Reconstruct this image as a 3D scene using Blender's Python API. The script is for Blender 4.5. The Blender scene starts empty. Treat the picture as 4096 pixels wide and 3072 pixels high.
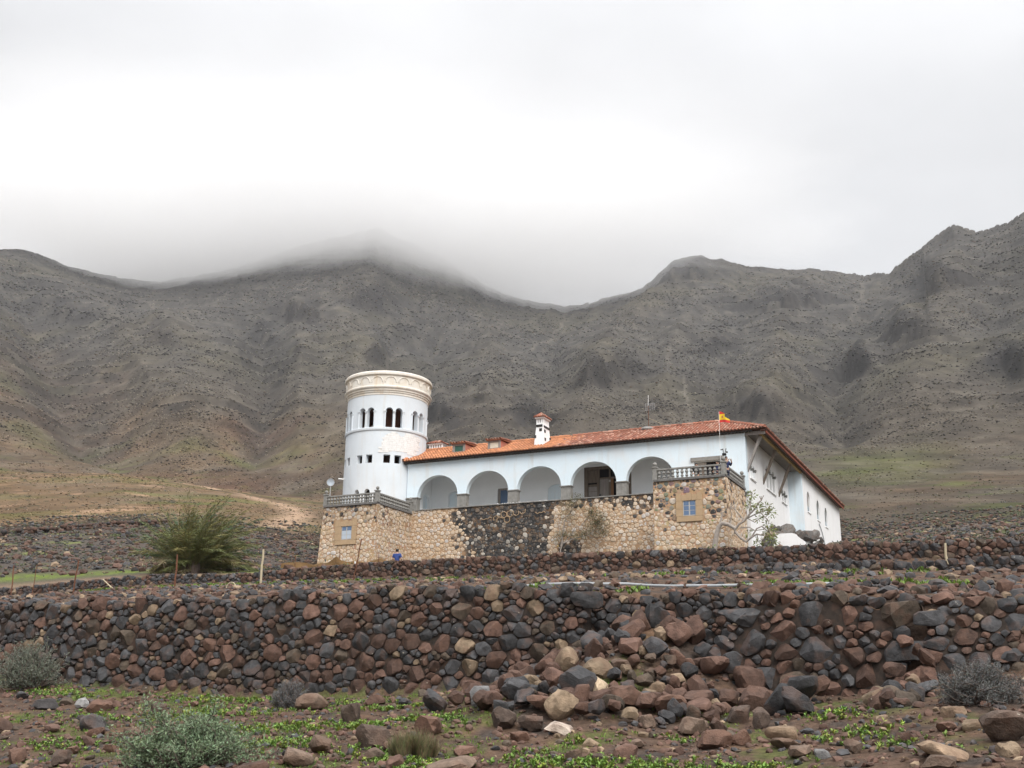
import bpy, bmesh, math, random
import numpy as np
from mathutils import Vector, Matrix, Euler
from mathutils.geometry import tessellate_polygon, delaunay_2d_cdt

# ------------------------------------------------------------------ camera, sky, sun
scn = bpy.context.scene
COL = scn.collection
cam_d = bpy.data.cameras.new('camera')
cam = bpy.data.objects.new('camera', cam_d); COL.objects.link(cam)
cam_d.sensor_width = 36.0; cam_d.lens = 36.0 * 4387.63 / 4096.0
cam_d.clip_start = 0.1; cam_d.clip_end = 9000
cam.matrix_world = Matrix.Rotation(math.pi / 2 + 0.2899, 4, 'X') @ Matrix.Rotation(0.0135, 4, 'Z')
scn.camera = cam

SUN_AZ, SUN_EL = math.radians(160), math.radians(42)      # azimuth clockwise from +Y
world = bpy.data.worlds.new('World'); scn.world = world; world.use_nodes = True
nt = world.node_tree; nt.nodes.clear()
def N(t, tree=None, **k):
    n = (tree or nt).nodes.new(t)
    for a, b in k.items(): setattr(n, a, b)
    return n
def math_node(tree, op, a, b=None, clamp=False):
    n = tree.nodes.new('ShaderNodeMath'); n.operation = op; n.use_clamp = clamp
    for i, v in enumerate((a, b)):
        if v is None: continue
        if isinstance(v, (int, float)): n.inputs[i].default_value = v
        else: tree.links.new(v, n.inputs[i])
    return n.outputs[0]
out = N('ShaderNodeOutputWorld')
sky = N('ShaderNodeTexSky', sky_type='NISHITA', sun_disc=False, sun_elevation=SUN_EL, sun_rotation=SUN_AZ, air_density=1.0, dust_density=2.0)
bg1 = N('ShaderNodeBackground'); bg1.inputs[1].default_value = 0.09
nt.links.new(sky.outputs[0], bg1.inputs[0])
tc = N('ShaderNodeTexCoord')
sep = N('ShaderNodeSeparateXYZ'); nt.links.new(tc.outputs['Generated'], sep.inputs[0])
rampz = N('ShaderNodeValToRGB'); nt.links.new(sep.outputs['Z'], rampz.inputs[0])
el = rampz.color_ramp.elements
el[0].position = 0.0; el[0].color = (.33, .33, .333, 1)
el[1].position = 1.0; el[1].color = (1.35, 1.35, 1.36, 1)
for p, c in ((.30, .315), (.40, .325), (.50, .35), (.62, .46)):
    e = el.new(p); e.color = (c, c, c * 1.01, 1)
def noise_dir(scale, vec_scale, detail=3, rough=.5, dist=0, loc=(0, 0, 0)):
    mp = N('ShaderNodeMapping'); mp.inputs['Scale'].default_value = vec_scale; mp.inputs['Location'].default_value = loc
    nt.links.new(tc.outputs['Generated'], mp.inputs[0])
    n = N('ShaderNodeTexNoise'); n.inputs['Scale'].default_value = scale
    n.inputs['Detail'].default_value = detail; n.inputs['Roughness'].default_value = rough
    n.inputs['Distortion'].default_value = dist
    nt.links.new(mp.outputs[0], n.inputs[0]); return n.outputs[0]
SKYLOC = (4.37, 8.4, 2.8)
n1 = noise_dir(1.9, (1.0, 1.0, 1.6), 2, .42, .15, SKYLOC)
n2 = noise_dir(6.0, (1.0, 1.0, 2.4), 3, .48, .3)
# broken cloud: brighter where it thins, most of all towards the hidden sun
sunv = (math.sin(SUN_AZ) * math.cos(SUN_EL), math.cos(SUN_AZ) * math.cos(SUN_EL), math.sin(SUN_EL))
dot = N('ShaderNodeVectorMath', operation='DOT_PRODUCT'); dot.inputs[1].default_value = sunv
nt.links.new(tc.outputs['Generated'], dot.inputs[0])
glow = math_node(nt, 'POWER', math_node(nt, 'MAXIMUM', dot.outputs['Value'], 0.0), 3.0)
m1 = math_node(nt, 'MULTIPLY', math_node(nt, 'SUBTRACT', n1, .5), .75)
m2 = math_node(nt, 'MULTIPLY', math_node(nt, 'SUBTRACT', n2, .5), .22)
fac = math_node(nt, 'ADD', math_node(nt, 'ADD', 1.0, m1), math_node(nt, 'ADD', m2, math_node(nt, 'MULTIPLY', glow, .55)))
mul = N('ShaderNodeMix', data_type='RGBA', blend_type='MULTIPLY'); mul.inputs[0].default_value = 1
comb = N('ShaderNodeCombineColor')
for i in range(3): nt.links.new(fac, comb.inputs[i])
nt.links.new(rampz.outputs[0], mul.inputs[6]); nt.links.new(comb.outputs[0], mul.inputs[7])
bg2 = N('ShaderNodeBackground'); bg2.inputs[1].default_value = 1.0
nt.links.new(mul.outputs[2], bg2.inputs[0])
mixs = N('ShaderNodeMixShader'); mixs.inputs[0].default_value = 0.94
nt.links.new(bg1.outputs[0], mixs.inputs[1]); nt.links.new(bg2.outputs[0], mixs.inputs[2])
nt.links.new(mixs.outputs[0], out.inputs[0])

sun_d = bpy.data.lights.new('sun', 'SUN'); sun_d.energy = 1.25; sun_d.angle = math.radians(30); sun_d.color = (1.0, .955, .90)
sun = bpy.data.objects.new('sun', sun_d); COL.objects.link(sun)
sun.rotation_euler = Vector(sunv).to_track_quat('Z', 'Y').to_euler()
scn.view_settings.view_transform = 'Standard'; scn.view_settings.look = 'None'
scn.view_settings.exposure = 1.2; scn.view_settings.gamma = 1.0
scn.view_settings.use_curve_mapping = False
scn.render.engine = 'CYCLES'
scn.cycles.volume_bounces = 12; scn.cycles.max_bounces = 14; scn.cycles.diffuse_bounces = 6
scn.cycles.use_denoising = True

# ------------------------------------------------------------------ frames
TH = 0.4461; CT, ST = math.cos(TH), math.sin(TH)
S0, W0, Z0 = -34.0589, 63.6755, 12.9128
def T(s, w, z): return (s * CT + w * ST, -s * ST + w * CT, z)          # terrace frame: s along the walls, w uphill
def H(u, v, z): return T(S0 + u, W0 + v, Z0 + z)                       # villa frame

# ------------------------------------------------------------------ helpers
ROOT = {}
def tag(o, label=None, cat=None, group=None, kind=None):
    if label: o['label'] = label
    if cat: o['category'] = cat
    if group: o['group'] = group
    if kind: o['kind'] = kind
    return o
def thing(name, loc, label=None, cat=None, group=None, kind=None):
    o = bpy.data.objects.new(name, None); COL.objects.link(o); o.location = loc
    o.empty_display_size = .2
    ROOT[o] = Vector(loc); return tag(o, label, cat, group, kind or 'thing')
def mesh_obj(name, verts, faces, mat, parent=None, origin=None, smooth=True, angle=None, cols=None, mats=None, fmat=None, kind=None):
    off = ROOT[parent] if parent is not None else Vector(origin if origin is not None else (0, 0, 0))
    va = np.asarray(verts, dtype=np.float64).reshape(-1, 3) - np.array(off)
    me = bpy.data.meshes.new(name)
    me.from_pydata(va.tolist(), [], faces)
    fin_mesh(me, mat, smooth, angle, cols, mats, fmat)
    o = bpy.data.objects.new(name, me); COL.objects.link(o)
    if parent is not None: o.parent = parent
    else: o.location = off
    ROOT[o] = Vector(off)
    if kind: o['kind'] = kind
    return o
def fin_mesh(me, mat, smooth=True, angle=None, cols=None, mats=None, fmat=None):
    if mats:
        for m in mats: me.materials.append(m)
        me.polygons.foreach_set('material_index', fmat)
    elif mat is not None: me.materials.append(mat)
    if cols is not None:
        c = np.asarray(cols, dtype=np.float32)
        if c.shape[1] == 3: c = np.concatenate([c, np.ones((len(c), 1), np.float32)], 1)
        a = me.attributes.new('col', 'FLOAT_COLOR', 'POINT'); a.data.foreach_set('color', c.ravel())
    if smooth:
        me.shade_smooth()
        if angle: me.set_sharp_from_angle(angle=math.radians(angle))
    me.update()
def place(name, me, parent, wloc, rz=0.0, scale=None):                 # an object sharing mesh data, placed in the world under a thing
    o = bpy.data.objects.new(name, me); COL.objects.link(o)
    if parent is not None: o.parent = parent; o.location = Vector(wloc) - ROOT[parent]; ROOT[o] = ROOT[parent]
    else: o.location = wloc; ROOT[o] = Vector(wloc)
    o.rotation_euler = (0, 0, rz)
    if scale: o.scale = scale
    return o

class MB:
    def __init__(s): s.v = []; s.f = []; s.c = []
    def add(s, verts, faces, col=None):
        b = len(s.v); s.v += [tuple(p) for p in verts]; s.f += [tuple(i + b for i in f) for f in faces]
        if col is not None: s.c += [col] * len(verts)
    def hexa(s, p, col=None):      # 8 points: bottom loop, top loop
        s.add(p, [(3, 2, 1, 0), (4, 5, 6, 7), (0, 1, 5, 4), (1, 2, 6, 5), (2, 3, 7, 6), (3, 0, 4, 7)], col)
    def box(s, a, b, m=H, col=None):   # box in a frame
        (x0, y0, z0), (x1, y1, z1) = a, b
        s.hexa([m(x0, y0, z0), m(x1, y0, z0), m(x1, y1, z0), m(x0, y1, z0), m(x0, y0, z1), m(x1, y0, z1), m(x1, y1, z1), m(x0, y1, z1)], col)
    def tube(s, pts, r, n=7, cap=True, col=None):
        pts = [Vector(p) for p in pts]
        rs = r if isinstance(r, (list, tuple)) else [r] * len(pts)
        vv = []; ff = []
        ref = Vector((0, 0, 1))
        d0 = (pts[-1] - pts[0]).normalized()
        if abs(d0.z) > .9: ref = Vector((1, 0, 0))
        for i, p in enumerate(pts):
            d = (pts[min(i + 1, len(pts) - 1)] - pts[max(i - 1, 0)])
            if d.length < 1e-9: d = d0.copy()
            d.normalize(); x = d.cross(ref)
            if x.length < 1e-4: x = d.cross(Vector((0, 1, 0)))
            x.normalize(); y = d.cross(x)
            for k in range(n):
                a = 2 * math.pi * k / n
                vv.append(p + (x * math.cos(a) + y * math.sin(a)) * rs[i])
        for i in range(len(pts) - 1):
            for k in range(n):
                k2 = (k + 1) % n
                ff.append((i * n + k, i * n + k2, (i + 1) * n + k2, (i + 1) * n + k))
        if cap:
            ff.append(tuple(range(n - 1, -1, -1))); b = (len(pts) - 1) * n; ff.append(tuple(range(b, b + n)))
        s.add(vv, ff, col)
    def lathe(s, prof, c, n=12, col=None, cap=True):     # prof: (r, z) from the bottom up, c: world centre
        vv = []; ff = []
        for r, z in prof:
            for k in range(n):
                a = 2 * math.pi * k / n; vv.append((c[0] + r * math.cos(a), c[1] + r * math.sin(a), c[2] + z))
        for i in range(len(prof) - 1):
            for k in range(n):
                k2 = (k + 1) % n; ff.append((i * n + k, i * n + k2, (i + 1) * n + k2, (i + 1) * n + k))
        if cap:
            ff.append(tuple(range(n - 1, -1, -1))); b = (len(prof) - 1) * n; ff.append(tuple(range(b, b + n)))
        s.add(vv, ff, col)
    def ball(s, c, r, n=12, m=8, col=None, sc=(1, 1, 1)):
        prof = []
        vv = [(c[0], c[1], c[2] - r * sc[2])]; ff = []
        for i in range(1, m):
            t = -math.pi / 2 + math.pi * i / m
            for k in range(n):
                a = 2 * math.pi * k / n
                vv.append((c[0] + r * sc[0] * math.cos(t) * math.cos(a), c[1] + r * sc[1] * math.cos(t) * math.sin(a), c[2] + r * sc[2] * math.sin(t)))
        vv.append((c[0], c[1], c[2] + r * sc[2])); L = len(vv) - 1
        for k in range(n):
            k2 = (k + 1) % n
            ff.append((0, 1 + k2, 1 + k)); ff.append((L, L - n + k, L - n + k2))
        for i in range(m - 2):
            for k in range(n):
                k2 = (k + 1) % n; b = 1 + i * n
                ff.append((b + k, b + k2, b + n + k2, b + n + k))
        s.add(vv, ff, col)
    def panel(s, outer, holes, m, t0, t1, col=None):     # flat polygon with holes, extruded from depth t0 to t1; m(a, b, t)
        loops = [outer] + holes
        flat = [p for l in loops for p in l]
        tri = tessellate_polygon([[Vector((p[0], p[1], 0)) for p in l] for l in loops])
        n = len(flat); vv = [m(p[0], p[1], t0) for p in flat] + [m(p[0], p[1], t1) for p in flat]; ff = []
        for t in tri: ff.append(tuple(t)); ff.append(tuple(i + n for i in reversed(t)))
        b = 0
        for l in loops:
            k = len(l)
            for i in range(k): j = (i + 1) % k; ff.append((b + i, b + j, b + j + n, b + i + n))
            b += k
        s.add(vv, ff, col)
    def build(s, name, mat, parent=None, origin=None, smooth=False, angle=35, kind=None):
        me_cols = s.c if len(s.c) == len(s.v) and s.c else None
        o = mesh_obj(name, s.v, s.f, mat, parent, origin, smooth, angle if smooth else None, me_cols, kind=kind)
        bm = bmesh.new(); bm.from_mesh(o.data); bmesh.ops.recalc_face_normals(bm, faces=bm.faces); bm.to_mesh(o.data); bm.free()
        return o
def arch_pts(c, hw, spring, rise, n=16, pointed=False):      # from right springing over to left
    pts = []
    for i in range(n + 1):
        a = math.pi * i / n
        if pointed:
            t = 1 - abs(1 - 2 * i / n); x = math.cos(a); sgn = 1 if i <= n / 2 else -1
            x = sgn * (1 - t ** 1.9); y = 1 - (1 - t) ** 1.5
            pts.append((c + hw * x, spring + rise * y))
        else: pts.append((c + hw * math.cos(a), spring + rise * math.sin(a)))
    return pts

# ---- numpy noise
_rs = np.random.RandomState(11); _perm = np.concatenate([_rs.permutation(512)] * 3)
_ang = _rs.rand(512) * 2 * np.pi; _gx, _gy = np.cos(_ang), np.sin(_ang)
def perlin(x, y, seed=0):
    x = np.asarray(x, float) + seed * 17.31; y = np.asarray(y, float) - seed * 9.77
    xi = np.floor(x).astype(int); yi = np.floor(y).astype(int); xf = x - xi; yf = y - yi
    u = xf * xf * xf * (xf * (xf * 6 - 15) + 10); v = yf * yf * yf * (yf * (yf * 6 - 15) + 10)
    def g(ix, iy, dx, dy):
        h = _perm[_perm[ix & 511] + (iy & 511)]; return _gx[h] * dx + _gy[h] * dy
    a = g(xi, yi, xf, yf); b = g(xi + 1, yi, xf - 1, yf); c = g(xi, yi + 1, xf, yf - 1); d = g(xi + 1, yi + 1, xf - 1, yf - 1)
    return (a + u * (b - a) + v * (c + u * (d - c) - a - u * (b - a))) * 1.5
def fbm(x, y, o=4, seed=0, gain=.5):
    t = 0; a = 1; s = 0
    for i in range(o): t = t + a * perlin(x, y, seed + i); s += a; a *= gain; x = np.asarray(x) * 2.03; y = np.asarray(y) * 2.03
    return t / s
def ridged(x, y, o=4, seed=0, gain=.5):
    t = 0; a = 1; s = 0
    for i in range(o): t = t + a * (1 - 2 * np.abs(perlin(x, y, seed + i))); s += a; a *= gain; x = np.asarray(x) * 2.03; y = np.asarray(y) * 2.03
    return t / s
def sstep(a, b, x): t = np.clip((x - a) / (b - a), 0, 1); return t * t * (3 - 2 * t)

# ------------------------------------------------------------------ materials
def new_mat(name):
    m = bpy.data.materials.new(name); m.use_nodes = True
    return m, m.node_tree, m.node_tree.nodes['Principled BSDF']
def tex_pos(t, scale=(1, 1, 1)):
    g = t.nodes.new('ShaderNodeNewGeometry'); mp = t.nodes.new('ShaderNodeMapping'); mp.inputs['Scale'].default_value = scale
    t.links.new(g.outputs['Position'], mp.inputs[0]); return mp.outputs[0]
def tex_noise(t, pos, scale, detail=4, rough=.55, dist=0):
    n = t.nodes.new('ShaderNodeTexNoise'); n.inputs['Scale'].default_value = scale; n.inputs['Detail'].default_value = detail
    n.inputs['Roughness'].default_value = rough; n.inputs['Distortion'].default_value = dist
    t.links.new(pos, n.inputs[0]); return n.outputs[0]
def tex_ramp(t, f, stops):
    r = t.nodes.new('ShaderNodeValToRGB'); e = r.color_ramp.elements
    for i, (p, c) in enumerate(stops):
        x = e[i] if i < 2 else e.new(p)
        x.position = p; x.color = (c, c, c, 1) if isinstance(c, (int, float)) else (*c, 1)
    t.links.new(f, r.inputs[0]); return r.outputs[0]
def mixc(t, a, b, f, mode='MIX'):
    m = t.nodes.new('ShaderNodeMix'); m.data_type = 'RGBA'; m.blend_type = mode
    for idx, v in ((0, f), (6, a), (7, b)):
        if isinstance(v, (int, float)): m.inputs[idx].default_value = v
        elif isinstance(v, tuple): m.inputs[idx].default_value = (*v, 1)
        else: t.links.new(v, m.inputs[idx])
    return m.outputs[2]
def bump(t, b, h, strength=.4, dist=.02):
    n = t.nodes.new('ShaderNodeBump'); n.inputs['Strength'].default_value = strength; n.inputs['Distance'].default_value = dist
    t.links.new(h, n.inputs['Height']); t.links.new(n.outputs[0], b.inputs['Normal'])
def src_col(t, kind):
    if kind == 'attr':
        a = t.nodes.new('ShaderNodeAttribute'); a.attribute_name = 'col'; return a.outputs['Color']
    if kind == 'object':
        a = t.nodes.new('ShaderNodeObjectInfo'); return a.outputs['Color']
    return kind
def stone_mat(name, kind, nscale=9, var=(.62, 1.42), warm=(.155, .085, .058), warm_amt=.30, lichen=(.42, .38, .31), lich_at=.70, bumps=.5, bdist=.02, rough=.9):
    m, t, b = new_mat(name); p = tex_pos(t)
    base = src_col(t, kind)
    f = tex_ramp(t, tex_noise(t, p, nscale, 6, .65), [(.28, var[0]), (.72, var[1])])
    c = mixc(t, base, f, 1.0, 'MULTIPLY')
    if warm_amt: c = mixc(t, c, warm, mixc(t, (0, 0, 0), (warm_amt,) * 3, tex_ramp(t, tex_noise(t, p, nscale * .45, 3, .5), [(.50, 0), (.62, 1)])))
    if lichen: c = mixc(t, c, lichen, mixc(t, (0, 0, 0), (.75,) * 3, tex_ramp(t, tex_noise(t, p, nscale * 1.6, 4, .6), [(lich_at, 0), (lich_at + .05, 1)])))
    t.links.new(c, b.inputs['Base Color']); b.inputs['Roughness'].default_value = rough
    b.inputs['Specular IOR Level'].default_value = .25
    h = mixc(t, tex_noise(t, p, nscale * 1.5, 5, .6), tex_noise(t, p, nscale * 7, 3, .6), .35)
    bump(t, b, h, bumps, bdist); return m
def plain_mat(name, col, var=.18, nscale=3, rough=.8, bumps=.15, bdist=.01, metal=0, streak=None, stain=None, pscale=(1, 1, 1), kind=None, spec=.3):
    m, t, b = new_mat(name); p = tex_pos(t, pscale)
    base = src_col(t, kind) if kind else None
    f = tex_ramp(t, tex_noise(t, p, nscale, 5, .6), [(.25, 1 - var), (.75, 1 + var)])
    c = mixc(t, base if base is not None else tuple(col), f, 1.0, 'MULTIPLY')
    if streak: c = mixc(t, c, streak[0], mixc(t, (0, 0, 0), (streak[1],) * 3, tex_ramp(t, tex_noise(t, tex_pos(t, (2.2, 2.2, .22)), streak[2], 5, .65), [(.52, 0), (.72, 1)])))
    if stain: c = mixc(t, c, stain[0], mixc(t, (0, 0, 0), (stain[1],) * 3, tex_ramp(t, tex_noise(t, tex_pos(t), stain[2], 5, .62, .4), [(.50, 0), (.66, 1)])))
    t.links.new(c, b.inputs['Base Color']); b.inputs['Roughness'].default_value = rough; b.inputs['Metallic'].default_value = metal
    b.inputs['Specular IOR Level'].default_value = spec
    if bumps: bump(t, b, tex_noise(t, p, nscale * 6, 5, .6), bumps, bdist)
    return m
M = {}
M['basalt'] = stone_mat('basalt_stone', 'attr', 11, var=(.55, 1.5), bumps=.9, bdist=.03, lich_at=.69)
M['rock'] = stone_mat('loose_rock', 'object', 8, var=(.5, 1.5), lich_at=.71, bumps=1.0, bdist=.035)
M['gravel'] = stone_mat('gravel_stone', 'attr', 14, lichen=None, warm_amt=.2)
M['tanstone'] = stone_mat('limewashed_stone', 'attr', 7, var=(.78, 1.22), warm=(.46, .31, .19), warm_amt=.25, lichen=(.60, .58, .54), lich_at=.64, bumps=.5, bdist=.02)
M['mortar'] = stone_mat('mortar', 'attr', 5, var=(.75, 1.2), warm=(.40, .22, .10), warm_amt=.3, lichen=None, bumps=.6, bdist=.03)
M['plaster_blue'] = plain_mat('pale_blue_plaster', (.68, .79, .86), .05, .8, .85, .10, .006, streak=((.52, .50, .45), .38, 1.0), stain=((.70, .745, .77), .6, .5))
M['plaster_loggia'] = plain_mat('loggia_plaster', (.80, .84, .87), .05, .8, .85, .10, .006)
M['plaster_white'] = plain_mat('white_plaster', (.82, .825, .83), .04, .9, .85, .10, .006, streak=((.58, .55, .50), .30, 1.0))
M['plaster_tower'] = plain_mat('tower_plaster', (.64, .69, .73), .05, .7, .85, .12, .006, streak=((.56, .50, .42), .32, 1.2), stain=((.60, .67, .73), .6, .35))
M['plaster_cream'] = plain_mat('stained_cornice', (.70, .67, .61), .10, 1.5, .85, .2, .008, streak=((.52, .36, .19), .55, .9), stain=((.60, .52, .40), .5, .7))
M['brick_white'] = plain_mat('whitewashed_brick', (.74, .74, .73), .10, 4, .85, .4, .01)
M['floor'] = plain_mat('pale_floor', (.62, .60, .57), .1, 3, .8, .1)
M['inner_brown'] = plain_mat('brown_interior', (.22, .10, .07), .2, 2, .9, .1)
M['grey_stone'] = plain_mat('grey_dressed_stone', (.235, .23, .215), .28, 5, .85, .35, .01, streak=((.12, .12, .115), .5, 1.5))
M['dark_ledge'] = plain_mat('weathered_ledge', (.145, .14, .135), .35, 6, .9, .4, .01)
M['brown_stone'] = plain_mat('brown_dressed_stone', (.40, .285, .175), .12, 3, .85, .25, .008)
M['wood'] = plain_mat('weathered_wood', (.16, .13, .105), .3, 3, .8, .3, .006, pscale=(3, 3, .5))
M['wood_brown'] = plain_mat('brown_wood', (.22, .12, .06), .3, 3, .75, .3, .006, pscale=(3, 3, .5))
M['wood_grey'] = plain_mat('grey_wood', (.27, .25, .235), .25, 3, .85, .3, .006, pscale=(3, 3, .5))
M['wood_yellow'] = plain_mat('yellow_beam', (.34, .24, .08), .25, 3, .8, .2, .006)
M['wood_red'] = plain_mat('red_fascia', (.25, .075, .045), .25, 4, .8, .2, .006)
M['soffit'] = plain_mat('soffit_boards', (.20, .18, .16), .2, 3, .9, .2, .006)
M['tile'] = plain_mat('roof_tile', None, .22, 7, .85, .3, .008, kind='attr')
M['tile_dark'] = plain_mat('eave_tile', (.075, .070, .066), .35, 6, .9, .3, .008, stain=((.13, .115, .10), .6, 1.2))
M['pink'] = plain_mat('pink_plaster', (.43, .17, .12), .15, 3, .85, .2)
M['green_pane'] = plain_mat('green_shutter', (.04, .11, .085), .2, 4, .5, 0)
M['cream_pane'] = plain_mat('cream_board', (.62, .58, .48), .1, 4, .7, 0)
M['black'] = plain_mat('black_stone', (.03, .03, .03), .3, 8, .8, .2)
M['dark'] = plain_mat('dark_inside', (.012, .012, .014), .2, 3, .9, 0)  # near-black, stands in for unlit interiors
m, t, b = new_mat('window_glass'); b.inputs['Base Color'].default_value = (.10, .16, .27, 1); b.inputs['Roughness'].default_value = .12; b.inputs['Specular IOR Level'].default_value = .6; M['glass'] = m
m, t, b = new_mat('pale_pane'); b.inputs['Base Color'].default_value = (.42, .48, .55, 1); b.inputs['Roughness'].default_value = .25; M['pale_glass'] = m
m, t, b = new_mat('dark_green_glass'); b.inputs['Base Color'].default_value = (.035, .055, .055, 1); b.inputs['Roughness'].default_value = .35; b.inputs['Specular IOR Level'].default_value = .3; M['glass_dark'] = m
M['blue_panel'] = plain_mat('blue_grey_panel', (.27, .33, .38), .1, 4, .8, 0)
M['frame'] = plain_mat('window_frame', (.42, .41, .39), .12, 6, .7, .1)
M['rust'] = plain_mat('rusty_iron', (.13, .055, .03), .35, 9, .8, .3, .004)
M['pole'] = plain_mat('bleached_wood_pole', (.42, .36, .25), .2, 5, .8, .2, .004)
M['metal'] = plain_mat('galvanised_metal', (.42, .43, .44), .12, 6, .45, .05, metal=.4)
M['hose'] = plain_mat('grey_hose', (.30, .32, .335), .12, 5, .55, 0)
M['net'] = plain_mat('brown_shade_net', (.13, .075, .03), .35, 18, .95, .5, .01)
M['white'] = plain_mat('white_plastic', (.75, .75, .74), .05, 6, .5, 0)
M['plant'] = plain_mat('leaf', None, .28, 6, .6, 0, kind='attr', spec=.35)
M['bark'] = plain_mat('bark', (.30, .265, .235), .25, 8, .9, .4, .006)
M['bark_dark'] = plain_mat('dark_bark', (.13, .10, .085), .3, 8, .9, .4, .006)

# ------------------------------------------------------------------ terrain
zb_s = [-60, -30, -18.5, -17.1, -14.6, -11.9, -9.9, -7.6, -5.2, -3.8, -2.4, -1.5, -.3, 3, 40]
zb_z = [1.2, .9, .59, .42, .28, .20, .23, .33, .22, .19, .29, .40, .52, .7, 1.2]
zt_s = [-60, -18.8, -15.5, -12.6, -10, -7.7, -6, -3.7, -2, -.2, 3, 40]
zt_z = [2.0, 1.97, 1.95, 1.94, 1.96, 1.94, 1.81, 1.77, 1.74, 1.60, 1.55, 1.5]
ub_s = [-60, -44, -40, -35, -29.5, -23.4, -18, -12.2, -8.7, -5.8, -.3, 40]
ub_z = [4.6, 4.82, 4.85, 5.0, 4.97, 4.9, 4.78, 4.73, 4.78, 4.76, 4.59, 4.5]
ut_s = [-60, -44, -40, -35, -32, -29.5, -23.5, -18, -12.2, -8.6, -5.8, -.2, 40]
ut_z = [5.2, 5.26, 5.41, 5.56, 5.45, 5.43, 5.58, 5.59, 5.52, 5.44, 5.41, 5.31, 5.2]
ZB = lambda s: np.interp(s, zb_s, zb_z)
ZT = lambda s: np.interp(s, zt_s, zt_z)
UB = lambda s: np.interp(s, ub_s, ub_z)
UT = lambda s: np.interp(s, ut_s, ut_z)
AZK = [-60, -27, -20, -15, -10, -5, 0, 5, 10, 15, 20, 27, 60]
E70 = [.09, .106, .120, .124, .118, .120, .123, .128, .134, .138, .146, .150, .15]
E95 = [.11, .130, .145, .150, .140, .138, .138, .138, .140, .142, .152, .156, .16]
E150 = [.13, .150, .166, .171, .169, .168, .168, .168, .170, .172, .176, .180, .18]
E260 = [.16, .186, .194, .187, .177, .182, .188, .192, .196, .200, .200, .200, .20]
E340 = [.15, .178, .176, .178, .182, .198, .204, .210, .214, .216, .218, .220, .22]
E450 = [.18, .215, .200, .214, .222, .224, .226, .230, .236, .240, .246, .252, .25]
E700 = [.25, .290, .262, .282, .284, .282, .284, .288, .294, .292, .302, .330, .30]
E1000 = [.30, .340, .320, .340, .345, .335, .332, .338, .352, .346, .356, .400, .36]
RAZ = [-60, -26.85, -25.58, -24.0, -22.51, -20.5, -18.95, -17.11, -15.46, -11.19, -7.78, -4.28, -1.51, .56, 1.7, 2.88, 3.9, 4.95, 6.2, 7.25, 8.1, 8.81, 9.3, 10.1, 11.61, 12.85, 14.55, 16.5, 18.84, 20.25, 21.46, 22.7, 23.64, 24.1, 24.71, 26.26, 27, 28.5, 60]
RE = [.33, .3827, .3849, .380, .3747, .3735, .3755, .3859, .3955, .432, .452, .428, .3967, .3827, .3790, .3766, .379, .3835, .388, .3935, .406, .4153, .4150, .4209, .4207, .4118, .4047, .3999, .3911, .3913, .4045, .4190, .4286, .4240, .4192, .4237, .4312, .440, .36]
RR = lambda az: np.interp(az, [-60, -27, -19, -8, 0, 9, 18, 21, 27, 60], [1500, 1350, 1450, 1400, 1480, 1400, 1380, 1150, 1000, 1100])
AZ0 = math.degrees(TH)
def near_z(s, w):
    s = np.asarray(s, float)
    zb = ZB(s); zt = ZT(s)
    d = 15.75 - w
    front = zb - .165 * np.minimum(d, 14) - .10 * np.clip(d - 14, 0, 1e9)
    off = .75 * sstep(-6.75, -6.5, s) * (1 - sstep(-4.1, -3.8, s)); t1 = np.clip((w - 15.75 - off) / .5, 0, 1); t2 = np.clip((w - 16.25) / 20.65, 0, 1); t3 = np.clip((w - 36.9) / .4, 0, 1)
    z = np.where(w < 15.75, front, front * (1 - t1) + (zt - .10) * t1)
    z = np.where(w > 16.25 + off, (zt - .10) * (1 - t2) + (UB(s) - .02) * t2, z)
    z = np.where(w > 36.9, (UB(s) - .02) * (1 - t3) + (UT(s) - .08) * t3, z)
    # fan of fallen earth and stone below the breach in the wall
    fan = np.exp(-((s + 5.35 + .25 * (15.7 - w)) / 1.25) ** 2) * np.clip(1 - (15.9 - w) / 3.6, 0, 1) ** 1.5 * .95
    z = z + np.where(w < 16.3, fan, 0)
    return z
az_d = np.concatenate([np.arange(-180, -60, 5.), np.arange(-60, -31, 1.5), np.arange(-31, 31.01, .09), np.arange(32.5, 60, 1.5), np.arange(60, 180.1, 5.)])
NG, NMt = 330, 470
r_all = np.concatenate([np.geomspace(3.0, 95, NG), np.geomspace(95, 2600, NMt)[1:]])
A, Rr = np.meshgrid(np.radians(az_d), r_all)          # rows: radius
X, Y = Rr * np.sin(A), Rr * np.cos(A)
SS, WW = X * CT - Y * ST, X * ST + Y * CT
Zn = near_z(SS, WW)
Zn = np.where(Zn < -60, -60, Zn)
Zf = np.zeros_like(Zn)
tabs = [(70, E70), (95, E95), (150, E150), (260, E260), (340, E340), (450, E450), (700, E700), (1000, E1000)]
for j, azd in enumerate(az_d):
    a = min(max(azd, -38), 70)
    rw = 37.3 / max(math.cos(math.radians(a - AZ0)), .2)
    sw = rw * (math.sin(math.radians(a)) * CT - math.cos(math.radians(a)) * ST)
    ks = [rw]; zs = [float(UT(sw)) - .08]
    rr = float(RR(a)); rr = float(r_all[np.argmin(np.abs(r_all - rr))])
    for rk, tab in tabs:
        if rk > rr - 130: continue
        rk2 = rk if rk > rw + 6 else rw + 6 + rk * .01
        if rk2 <= ks[-1]: continue
        ks.append(rk2); zs.append(rk2 * float(np.interp(a, AZK, tab)))
    ks += [rr, rr + 250, 4000]; zr = rr * float(np.interp(a, RAZ, RE)); zs += [zr, zr - 160, zr - 500]
    Zf[:, j] = np.interp(r_all, ks, zs)
k = np.exp(-(np.arange(-9, 10) / 4.0) ** 2); k /= k.sum()          # soften the knots along the slope
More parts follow.
